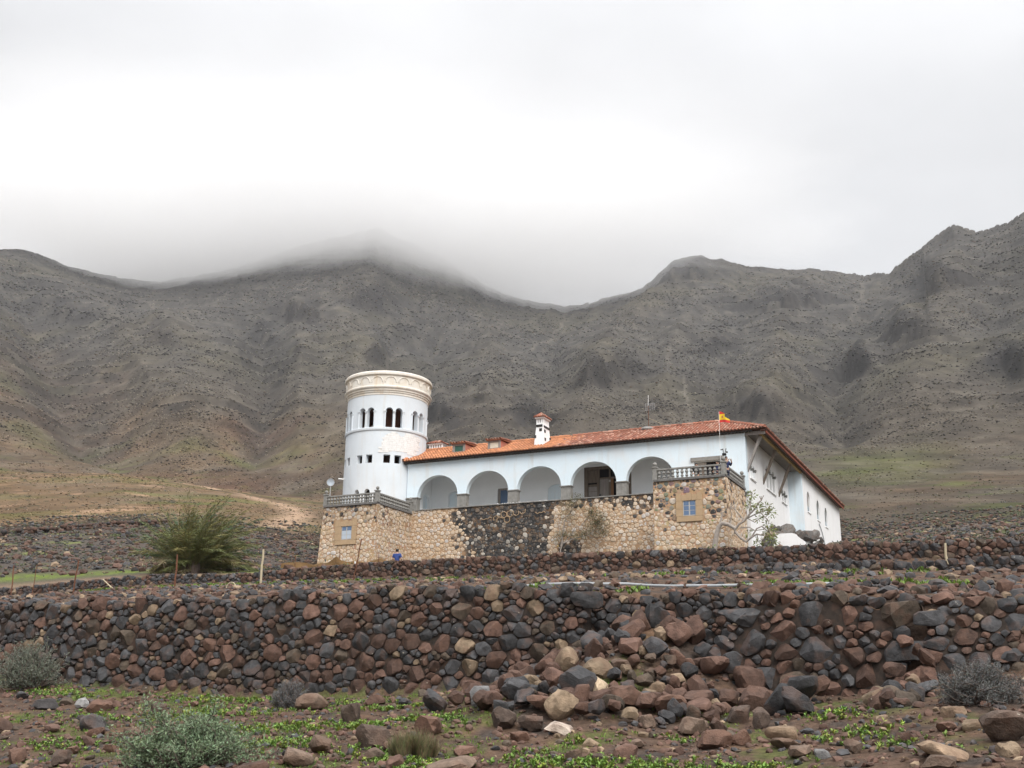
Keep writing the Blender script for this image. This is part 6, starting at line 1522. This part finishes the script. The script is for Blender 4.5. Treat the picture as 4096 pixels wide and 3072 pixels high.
# ---- frangipani at the right bastion corner
def frangipani():
    root = thing('frangipani_tree', H(18.5, -5.4, -4.7), 'bent grey frangipani tree with few leaves at the right bastion', 'tree'); rng = random.Random(19)
    t_ = MB(); P = lambda u, z, v=-5.4: H(u, v, z)
    t_.tube([P(18.42, -4.9), P(18.47, -4.2), P(18.58, -3.7), P(18.72, -3.2), P(18.92, -3.0), P(19.3, -3.10), P(19.62, -3.32), P(19.62, -3.6)], [.17, .15, .135, .125, .12, .11, .10, .085], 9); t_.build('trunk', M['bark'], root, smooth=True)
    tips = []
    br = [([(18.78, -3.1), (18.86, -2.8), (18.92, -2.5)], .075), ([(19.62, -3.5), (19.9, -3.85), (20.2, -4.08), (20.46, -3.88), (20.79, -3.7), (21.17, -3.8)], .075), ([(19.6, -3.4), (19.85, -3.1), (20.14, -2.95), (20.45, -2.6), (20.69, -2.4), (21.0, -2.0), (21.13, -1.9)], .07), ([(20.14, -2.95), (19.9, -2.6), (19.67, -2.3), (19.4, -2.1)], .04), ([(20.45, -2.6), (20.5, -2.1), (20.6, -1.6)], .045), ([(20.02, -2.9), (20.3, -2.8), (20.64, -2.64), (20.97, -2.5), (21.4, -2.35)], .045), ([(20.46, -3.88), (20.8, -3.4), (21.1, -3.3), (21.5, -3.7)], .045), ([(21.0, -2.5), (21.35, -2.9), (21.5, -3.1)], .035), ([(20.79, -3.7), (20.82, -4.1)], .03), ([(19.67, -2.3), (19.6, -2.0)], .03), ([(20.3, -2.8), (20.7, -3.05), (20.9, -2.9)], .03), ([(20.2, -4.08), (20.3, -3.6)], .03), ([(19.3, -3.1), (19.5, -2.6), (19.45, -2.3)], .035), ([(19.9, -3.3), (20.4, -3.3), (20.7, -3.5), (21.2, -3.45)], .035)]
    for p, r in br:
        v0 = -5.4; dv = rng.uniform(-.25, .25); m = MB(); n = len(p)
        m.tube([P(q[0], q[1], v0 + dv * i / (n - 1)) for i, q in enumerate(p)], [r * (1 - .5 * i / (n - 1)) for i in range(n)], 7); m.build('branch', M['bark'], root, smooth=True)
        for k_ in range(3):
            e = p[-1]; m2 = MB(); q = (e[0] + rng.uniform(-.15, .25), e[1] + rng.uniform(.05, .3)); m2.tube([P(e[0], e[1], v0 + dv), P(q[0], q[1], v0 + dv + rng.uniform(-.15, .15))], [r * .45, r * .3], 5); m2.build('twig', M['bark'], root, smooth=True)
    f = MB()
    for (cu, cz), rr_, n in (((20.63, -1.57), .22, 60), ((20.5, -2.14), .26, 70), ((20.94, -2.35), .22, 55), ((21.38, -2.30), .28, 80), ((21.62, -2.6), .24, 70), ((20.91, -2.86), .2, 40), ((20.35, -3.6), .2, 26), ((21.5, -3.7), .34, 120), ((20.81, -4.18), .26, 70), ((18.28, -2.82), .14, 16), ((21.6, -4.1), .3, 90), ((21.4, -3.2), .22, 50)):
        for i in range(n):
            d = rdir(rng); p = Vector(P(cu, cz)) + d * rr_ * rng.random() ** .5; leaf(f, p, d + Vector((0, 0, -.2)), rdir(rng), rng.uniform(.12, .22), rng.uniform(.045, .07), vary(rng, (.15, .19, .05) if rng.random() < .7 else (.22, .20, .07), .3))
    f.build('foliage', M['plant'], root, kind='stuff')
frangipani()

# ------------------------------------------------------------------ posts, hose, net and other small things
def stake(name, label, s, w, ds, h, r, mat, cat, group=None, sink=.15):
    x, y, z = G(s, w); x2, y2, _ = T(s + ds, w, 0); mb = MB(); n = 5
    mb.tube([(x + (x2 - x) * k_ / n + .012 * math.sin(k_ * 2.1 + s), y + (y2 - y) * k_ / n, z - sink + (h + sink) * k_ / n) for k_ in range(n + 1)], [r, r * .97, r * 1.02, r * .95, r * .93, r * .85], 8)
    o = mb.build(name, M[mat], None, (x, y, z), smooth=True); o['kind'] = 'thing'; return tag(o, label, cat, group)
stake('wooden_pole', 'pale bleached wooden pole left of the villa, right of the palm', -25.98, 33, .03, 1.32, .042, 'pole', 'pole')
stake('rusty_stake', 'thin rusty stake leaning in front of the left bastion window', -22.6, 34, .30, 1.55, .022, 'rust', 'stake', 'rusty iron stakes')
stake('rusty_stake', 'rusty stake nearest the left edge of the picture', -35.3, 30, -.1, 1.2, .024, 'rust', 'stake', 'rusty iron stakes')
stake('rusty_stake', 'thin rusty stake standing by the track, second from the left edge', -41.4, 36.3, .05, 1.4, .018, 'rust', 'stake', 'rusty iron stakes')
stake('rusty_stake', 'kinked rusty stake third from the left edge', -32.15, 30, .1, 1.2, .028, 'rust', 'stake', 'rusty iron stakes')
stake('rusty_stake', 'stout rusty stake in front of the palm clump', -30.05, 33, -.02, 1.3, .035, 'rust', 'stake', 'rusty iron stakes')
stake('wooden_post', 'short tan wooden post before the upper wall on the right', -2.11, 31.0, .0, .62, .035, 'pole', 'post')
mb = MB(); x, y, z = G(-35.2, 35); mb.tube([T(-35.2, 35, z), T(-35.9, 35.05, z + .45)], [.03, .022], 7)
tag(mb.build('stick', M['pole'], None, (x, y, z), smooth=True), 'short stick leaning on the dark wall below the palm', 'stick', kind='thing')
mb = MB(); x, y, z = G(-24.85, 30); pts = [T(-25.05 + .20 * (1 - math.cos(a)), 30 + .02 * math.sin(a), z - .02 + .22 * math.sin(a)) for a in np.linspace(0, math.pi, 12)]; mb.tube(pts, .018, 6)
tag(mb.build('hoop', M['pole'], None, (x, y, z), smooth=True), 'small ochre hoop of bent pipe sticking out of the terrace', 'hoop', kind='thing')
def hose():
    p = [(-8.9, 18.9), (-8.3, 19.0), (-7.8, 18.9), (-7.3, 19.2), (-6.9, 19.5), (-6.4, 19.3), (-5.8, 19.0), (-5.2, 19.1), (-4.6, 19.2), (-4.1, 18.9), (-3.7, 19.0), (-3.2, 19.25), (-2.6, 19.3), (-2.1, 19.2)]
    pts = []
    for i in range(len(p) - 1):
        for k_ in range(5):
            t_ = k_ / 5; s_ = p[i][0] * (1 - t_) + p[i + 1][0] * t_; w_ = p[i][1] * (1 - t_) + p[i + 1][1] * t_; x, y, _ = T(s_, w_, 0); pts.append(Vector((x, y, gz(x, y) + .05)))
    for _ in range(3):
        for i in range(1, len(pts) - 1): pts[i] = (pts[i - 1] + pts[i] * 2 + pts[i + 1]) / 4
    mb = MB(); mb.tube(pts, .026, 8); c = pts[len(pts) // 2]
    tag(mb.build('hose', M['hose'], None, c, smooth=True), 'grey plastic hose lying along the terrace above the breach', 'hose', kind='thing')
hose()
def net():
    rng = random.Random(3); x, y, z = G(-26.5, 44.5); root = thing('shade_net', (x, y, z), 'brown shade net strung low between stakes left of the bastion', 'net')
    nx, nz = 44, 10; vv = []; ff = []
    for i in range(nx + 1):
        t_ = i / nx; s_ = -34.2 + 6.6 * t_; w_ = 45.0 + .25 * math.sin(t_ * 9)
        x, y, _ = T(s_, w_, 0); zg = gz(x, y); top = .34 + .34 * math.exp(-abs(t_ - .52) / .06) + .16 * math.exp(-abs(t_ - .12) / .06) + .16 * math.exp(-abs(t_ - .86) / .06)
        for j in range(nz + 1):
            k_ = j / nz; dx = .12 * math.sin(t_ * 25 + k_ * 3) * (1 - k_); X_, Y_, _ = T(s_, w_ + dx - .25 * (1 - k_), 0); vv.append((X_, Y_, zg - .05 + top * k_ + .03 * math.sin(t_ * 40) * k_))
    for i in range(nx):
        for j in range(nz): a = i * (nz + 1) + j; ff.append((a, a + 1, a + nz + 2, a + nz + 1))
    mesh_obj('netting', vv, ff, M['net'], root, smooth=True)
    for t_, h in ((.12, .72), (.52, .95), (.86, .7)):
        s_ = -34.2 + 6.6 * t_; x, y, _ = T(s_, 45.05, 0); zg = gz(x, y); q = MB(); q.tube([(x, y, zg - .1), (x, y, zg + h)], .02, 6); q.build('net_stake', M['rust'], root, smooth=True)
net()
mb = MB(); x, y, z = G(-28.5, 43.0); mb.tube([(x, y, z - .1), (x, y, z + .32)], .035, 8); tag(mb.build('pipe_stub', M['white'], None, (x, y, z), smooth=True), 'short white pipe stub standing left of the bastion foot', 'pipe', kind='thing')
# floodlight on the left bastion
fl = thing('floodlight', H(-8.3, -3.0, -.3), 'round floodlight on a thin pole at the left corner of the bastion', 'floodlight')
mb = MB(); mb.tube([H(-8.45, -3.0, -.4), H(-8.45, -3.0, 1.6)], .03, 7); mb.build('pole', M['metal'], fl, smooth=True)
c = Vector(H(-8.44, -3.05, 1.76)); ax = Vector((.25, -.95, -.12)).normalized(); sx = ax.cross(Vector((0, 0, 1))).normalized(); sy_ = sx.cross(ax)
def dish(prof, mat, name):
    vv = []; ff = []; n = 22
    for r_, d in prof:
        for k_ in range(n): a = 2 * math.pi * k_ / n; vv.append(c + ax * d + sx * r_ * math.cos(a) + sy_ * r_ * math.sin(a))
    for i in range(len(prof) - 1):
        for k_ in range(n): k2 = (k_ + 1) % n; ff.append((i * n + k_, i * n + k2, (i + 1) * n + k2, (i + 1) * n + k_))
    return mesh_obj(name, vv, ff, M[mat], fl, smooth=True, angle=40)
dish([(.001, -.26), (.10, -.24), (.14, -.15), (.24, .02), (.265, .05), (.265, .07), (.235, .07)], 'metal', 'reflector_housing'); dish([(.235, .045), (.12, .02), (.001, .0)], 'pale_glass', 'lens')
# antenna
an = thing('antenna', H(12.3, 2.5, 4.7), 'rusty television mast with a grid panel on the roof ridge', 'antenna')
mb = MB(); mb.tube([H(12.3, 2.5, 4.6), H(12.3, 2.5, 6.35)], .022, 7); mb.build('mast', M['rust'], an, smooth=True)
mb = MB(); mb.tube([H(12.3, 2.5, 6.35), H(12.32, 2.5, 7.05)], .016, 7); mb.build('mast_tip', M['white'], an, smooth=True)
mb = MB()
for k_ in range(7): mb.tube([H(12.12, 2.46, 6.02 + .075 * k_), H(12.75, 2.46, 6.02 + .075 * k_)], .006, 4)
for k_ in range(5): mb.tube([H(12.12 + .157 * k_, 2.46, 6.0), H(12.12 + .157 * k_, 2.46, 6.5)], .006, 4)
mb.build('grid_panel', M['metal'], an); mb = MB(); mb.tube([H(12.2, 2.5, 6.22), H(12.5, 2.5, 6.22)], .02, 6); mb.build('bracket', M['dark_ledge'], an)
mb = MB(); mb.tube([H(12.32, 2.5, 5.5), H(12.7, 2.5, 5.3), H(13.2, 2.5, 5.0), H(13.6, 2.5, 4.85)], .010, 5); mb.build('guy_wire', M['pole'], an, smooth=True)
mb = MB(); mb.ball(H(12.3, 2.3, 4.72), .28, 12, 6, sc=(1.6, .9, .6)); mb.build('mortar_patch', M['grey_stone'], an, smooth=True)
# flag
m, t, b = new_mat('flag_cloth'); b.inputs['Roughness'].default_value = .85; t.links.new(src_col(t, 'attr'), b.inputs['Base Color']); M['flag'] = m
fg = thing('flag', H(18.62, -4.05, -.3), 'torn red and yellow striped flag on a pole above the right bastion', 'flag')
mb = MB(); mb.tube([H(18.62, -4.05, -.3), H(18.66, -4.05, 3.62)], [.014, .010], 7); mb.build('flagpole', M['white'], fg, smooth=True)
FR, FY = (.55, .035, .03), (.72, .50, .02); nx = 14
def stripe(z0, z1, endf, colr_, nm):
    vv = []; ff = []; n2 = 6
    for i in range(nx + 1):
        for j in range(n2 + 1):
            k_ = j / n2; z = z0 + (z1 - z0) * k_; Ln = endf(k_); t_ = i / nx * Ln
            vv.append(H(18.67 + t_, -4.05 + .06 * math.sin(t_ * 13 + z * 2) * (t_ / .5), z - .12 * t_ ** 2 + .02 * math.sin(t_ * 9)))
    for i in range(nx):
        for j in range(n2): a = i * (n2 + 1) + j; ff.append((a, a + n2 + 1, a + n2 + 2, a + 1))
    mesh_obj(nm, vv, ff, M['flag'], fg, cols=[colr_] * len(vv))
stripe(2.98, 3.13, lambda k_: .58, FR, 'red_stripe'); stripe(3.132, 3.46, lambda k_: .58 - .26 * sstep(.15, .55, np.array(k_)) + .03 * math.sin(k_ * 19), FY, 'yellow_stripe'); stripe(3.462, 3.64, lambda k_: .34 * (1 - k_) ** .8 + .02, FR, 'red_stripe')
vv = [H(18.86 + .05 * math.cos(a), -4.11, 3.29 + .07 * math.sin(a)) for a in np.linspace(0, 6.28, 13)[:-1]]; mesh_obj('emblem', vv, [tuple(range(12))], M['flag'], fg, cols=[(.42, .14, .06)] * 12, smooth=False)

# ------------------------------------------------------------------ people
SKIN = plain_mat('skin', (.46, .29, .21), .06, 8, .6, 0); HAIR = plain_mat('dark_hair', (.02, .016, .014), .3, 20, .6, 0)
def skin_body(name, chain, mat, parent, sub=2):
    """chain: list of (point, radius, parent index); one continuous skinned surface"""
    me = bpy.data.meshes.new(name); off = ROOT[parent]
    me.from_pydata([tuple(Vector(p) - off) for p, r, k_ in chain], [(k_, i) for i, (p, r, k_) in enumerate(chain) if k_ is not None], [])
    o = bpy.data.objects.new(name, me); COL.objects.link(o); o.parent = parent; ROOT[o] = off
    md = o.modifiers.new('skin', 'SKIN'); 
    for i, (p, r, k_) in enumerate(chain): me.skin_vertices[0].data[i].radius = (r, r * (.8 if r > .1 else 1.0)); me.skin_vertices[0].data[i].use_root = (k_ is None)
    s_ = o.modifiers.new('sub', 'SUBSURF'); s_.levels = sub; s_.render_levels = sub
    dg = bpy.context.evaluated_depsgraph_get(); ev_ = bpy.data.meshes.new_from_object(o.evaluated_get(dg)); o.modifiers.clear(); o.data = ev_
    ev_.materials.clear(); ev_.materials.append(mat); ev_.shade_smooth(); return o
def person(label, base, face, shirt, trousers, arms='bent', hair=HAIR, cap=None, h=1.74, hold=None):
    """standing figure; face: heading in radians (0 looks along +Y)"""
    root = thing('person', base, label, 'person'); k_ = h / 1.74; cf, sf = math.cos(face), math.sin(face)
    def P(x, y, z): return (base[0] + (x * cf + y * sf) * k_, base[1] + (-x * sf + y * cf) * k_, base[2] + z * k_)
    if arms == 'bent': A_ = lambda s_: [(s_ * .20, 0, 1.42), (s_ * .27, .0, 1.14), (s_ * .20, .22, 1.06), (s_ * .13, .31, 1.09)]
    else: A_ = lambda s_: [(s_ * .20, 0, 1.42), (s_ * .27, .08, 1.20), (s_ * .17, .30, 1.36), (s_ * .07, .34, 1.52)]
    ch = [(P(0, 0, .95), .14, None), (P(0, .01, 1.15), .125, 0), (P(0, 0, 1.36), .145, 1), (P(0, -.01, 1.47), .075, 2), (P(0, .01, 1.55), .058, 3), (P(0, .025, 1.64), .088, 4), (P(0, .02, 1.70), .07, 5)]
    idx = {}
    for s_ in (-1, 1):
        a = A_(s_); pa = 2
        for q, r in zip(a, (.06, .045, .036, .038)): ch.append((P(*q), r, pa)); pa = len(ch) - 1
        idx[s_] = pa
    for s_ in (-1, 1):
        pa = 0
        for q, r in (((s_ * .09, 0, .88), .095), ((s_ * .10, .02, .50), .062), ((s_ * .10, -.01, .09), .042), ((s_ * .10, .12, .04), .04)): ch.append((P(*q), r, pa)); pa = len(ch) - 1
    skin_body('body', ch, SKIN, root)
    for s_ in (-1, 1):
        for j in range(5):
            b_ = Vector(ch[idx[s_]][0]); fx = (j - 2) * .018; d = P(s_ * 0 + fx * 1.2, .09 if j else .04, .02) ; d0 = Vector(P(fx, 0, 0)) - Vector(base); d1 = Vector(P(fx * .8 - (s_ * .05 if j == 0 else 0), .055, .012 - .006 * j)) - Vector(base); d2 = Vector(P(fx * .6 - (s_ * .05 if j == 0 else 0), .085, -.012)) - Vector(base)
            f_ = MB(); f_.tube([b_ + d0, b_ + d1, b_ + d2], [.010, .009, .007], 6); f_.build('finger', SKIN, root, smooth=True)
    sh = [(P(0, 0, .93), .158, None), (P(0, .01, 1.15), .145, 0), (P(0, 0, 1.36), .165, 1), (P(0, -.005, 1.455), .09, 2)]
    for s_ in (-1, 1):
        a = A_(s_); pa = 2
        q1 = a[0]; q2 = tuple(a[0][i] * .25 + a[1][i] * .75 for i in range(3)); ch_ = [(P(*q1), .078, pa)]; sh.append(ch_[0]); pa = len(sh) - 1; sh.append((P(*q2), .062, pa))
        if cap == 'long': sh.append((P(*a[1]), .058, len(sh) - 1)); sh.append((P(*a[2]), .05, len(sh) - 1))
    skin_body('shirt', sh, shirt, root)
    tr = [(P(0, 0, .93), .150, None)]
    for s_ in (-1, 1):
        pa = 0
        for q, r in (((s_ * .09, 0, .84), .108), ((s_ * .10, .02, .50), .08), ((s_ * .10, -.01, .12), .062)): tr.append((P(*q), r, pa)); pa = len(tr) - 1
    skin_body('trousers', tr, trousers, root)
    hm = MB(); hm.ball(P(0, -.008, 1.675), .105 * k_, 14, 10, sc=(.92, 1.02, .98)); ho = hm.build('hair', hair, root, smooth=True)
    for s_ in (-1, 1):
        e_ = MB(); e_.ball(P(s_ * .088, .02, 1.62), .022 * k_, 8, 6, sc=(.6, 1, 1.4)); e_.build('ear', SKIN, root, smooth=True); e_ = MB(); e_.ball(P(s_ * .035, .105, 1.645), .011 * k_, 8, 6); e_.build('eye', HAIR, root, smooth=True)
    n_ = MB(); n_.ball(P(0, .118, 1.615), .017 * k_, 8, 6, sc=(.8, 1, 1.4)); n_.build('nose', SKIN, root, smooth=True); n_ = MB(); n_.box((-.025, .098, 1.572), (.025, .108, 1.582), P); n_.build('mouth', plain_mat('lips', (.30, .12, .10), .05, 8, .6, 0), root)
    return root, P
NAVY = plain_mat('blue_shirt', (.035, .065, .22), .12, 9, .8, .2); NAVY2 = plain_mat('navy_jacket', (.014, .022, .085), .2, 9, .5, .2); JEANS = plain_mat('dark_jeans', (.03, .035, .06), .15, 9, .9, .2); BLK = plain_mat('black_plastic', (.012, .012, .014), .2, 9, .4, 0)
px_, py_, _ = H(.2, -8.2, 0); zg = gz(px_, py_)
person('person in a blue t-shirt seen from behind below the terrace wall', (px_, py_, Z0 - 3.87 - 1.76 + .03), .25, NAVY, JEANS)
root, P = person('person in a navy jacket lifting a black camera rig behind the right corner post', H(18.93, -3.95, -.62), math.pi - .5, NAVY2, JEANS, 'up', cap='long', h=1.62)
cr_ = thing('camera_rig', H(18.9, -4.2, .95), 'black camera rig with handles held up above the corner post', 'camera')
mb = MB(); mb.box((18.80, -4.28, 1.02), (19.0, -4.12, 1.14)); mb.build('camera_body', BLK, cr_); mb = MB(); mb.tube([H(18.86, -4.2, 1.14), H(18.84, -4.2, 1.42)], .022, 6); mb.build('handle', BLK, cr_); mb = MB(); mb.tube([H(18.95, -4.2, 1.14), H(19.02, -4.2, 1.42)], .022, 6); mb.build('handle', BLK, cr_)
mb = MB(); mb.tube([H(18.70, -4.2, 1.36), H(18.86, -4.2, 1.38)], .028, 7); mb.build('microphone', BLK, cr_, smooth=True); mb = MB(); mb.tube([H(18.9, -4.28, 1.08), H(18.9, -4.38, 1.08)], .045, 10); mb.build('lens', BLK, cr_, smooth=True); mb = MB(); mb.box((19.02, -4.24, 1.16), (19.10, -4.16, 1.24)); mb.build('monitor', BLK, cr_)
person('person in dark clothes leaning behind the middle of the right balustrade', H(17.1, -3.6, -.86), math.pi, BLK, JEANS, h=1.70)
person('person in a navy top behind the right balustrade, left of the corner post', H(18.3, -3.4, -.80), math.pi + .8, NAVY2, JEANS, h=1.72)
bg = MB(); bg.ball(H(9.5, 1.0, .14), .17, 12, 8, sc=(1.25, .9, 1.0)); bg.ball(H(9.45, 1.0, .34), .09, 10, 7, sc=(.9, .9, 1.1))
tag(bg.build('bag', BLK, None, H(9.5, 1.0, 0), smooth=True), 'black slumped bag on the arcade floor in the fourth arch', 'bag', kind='thing')

# ------------------------------------------------------------------ hill cloud and haze
def cloud_mesh(name, c, rad, seed, sub=5, amp=.16):
    bm = bmesh.new(); bmesh.ops.create_icosphere(bm, subdivisions=sub, radius=1); co = np.array([v.co[:] for v in bm.verts])
    n = fbm(co[:, 0] * 2.4 + seed, co[:, 1] * 2.4 + co[:, 2] * 1.9, 4, 400 + seed, .5); k_ = 1 + amp * n
    for v, q in zip(bm.verts, k_): v.co = Vector((v.co.x * rad[0] * q, v.co.y * rad[1] * q, v.co.z * rad[2] * q))
    me = bpy.data.meshes.new(name); bm.to_mesh(me); bm.free(); me.shade_smooth(); o = bpy.data.objects.new(name, me); COL.objects.link(o); o.location = c; return o
def vol_mat(name, dens, col=(.95, .95, .96), aniso=0.0):
    m = bpy.data.materials.new(name); m.use_nodes = True; t = m.node_tree; t.nodes.clear(); o = t.nodes.new('ShaderNodeOutputMaterial'); v = t.nodes.new('ShaderNodeVolumePrincipled')
    v.inputs['Color'].default_value = (*col, 1); v.inputs['Density'].default_value = dens; v.inputs['Anisotropy'].default_value = aniso; t.links.new(v.outputs[0], o.inputs['Volume']); return m
def soft_cloud_mat(name, dens, rad, seed):
    """vapour that thins out towards the edge of its body"""
    m = bpy.data.materials.new(name); m.use_nodes = True; t = m.node_tree; t.nodes.clear(); o = t.nodes.new('ShaderNodeOutputMaterial'); v = t.nodes.new('ShaderNodeVolumePrincipled')
    tc_ = t.nodes.new('ShaderNodeTexCoord'); mp = t.nodes.new('ShaderNodeMapping'); mp.inputs['Scale'].default_value = (1 / rad[0], 1 / rad[1], 1 / rad[2]); t.links.new(tc_.outputs['Object'], mp.inputs[0])
    ln = t.nodes.new('ShaderNodeVectorMath'); ln.operation = 'LENGTH'; t.links.new(mp.outputs[0], ln.inputs[0])
    n = t.nodes.new('ShaderNodeTexNoise'); n.inputs['Scale'].default_value = 2.6; n.inputs['Detail'].default_value = 3; t.links.new(mp.outputs[0], n.inputs[0])
    q = math_node(t, 'SUBTRACT', math_node(t, 'ADD', .82, math_node(t, 'MULTIPLY', math_node(t, 'SUBTRACT', n.outputs[0], .5), .55)), ln.outputs['Value'])
    q = math_node(t, 'MULTIPLY', q, 3.0, True)
    sz_ = t.nodes.new('ShaderNodeSeparateXYZ'); t.links.new(mp.outputs[0], sz_.inputs[0]); hgt = math_node(t, 'MULTIPLY', math_node(t, 'SUBTRACT', .25, sz_.outputs['Z']), 1.0, True); q = math_node(t, 'MULTIPLY', q, math_node(t, 'POWER', hgt, 1.6))
    t.links.new(math_node(t, 'MULTIPLY', q, dens), v.inputs['Density']); v.inputs['Color'].default_value = (.955, .955, .955, 1); t.links.new(v.outputs[0], o.inputs['Volume']); return m
CLOUD = True; HAZE = True
if CLOUD:
    for az_c, rr_c, zc, rad, dn, sd, lab in ((-10.5, 1340, 712, (900, 420, 300), .026, 7, 'low grey cloud wrapping the highest crest in the middle of the mountain'),):
        a = math.radians(az_c); o = cloud_mesh('hill_cloud', (rr_c * math.sin(a), rr_c * math.cos(a), zc), rad, sd, 4, .05); o.data.materials.append(soft_cloud_mat('hill_cloud_vapour', dn, rad, sd)); tag(o, lab, 'cloud', kind='stuff')
if HAZE:
    mb = MB(); mb.hexa([(-2700, -2700, -62), (2700, -2700, -62), (2700, 2700, -62), (-2700, 2700, -62), (-2700, -2700, 920), (2700, -2700, 920), (2700, 2700, 920), (-2700, 2700, 920)])
    o = mb.build('haze', vol_mat('thin_haze', .00009, (.92, .95, 1.0)), None, (0, 0, 0), kind='stuff')
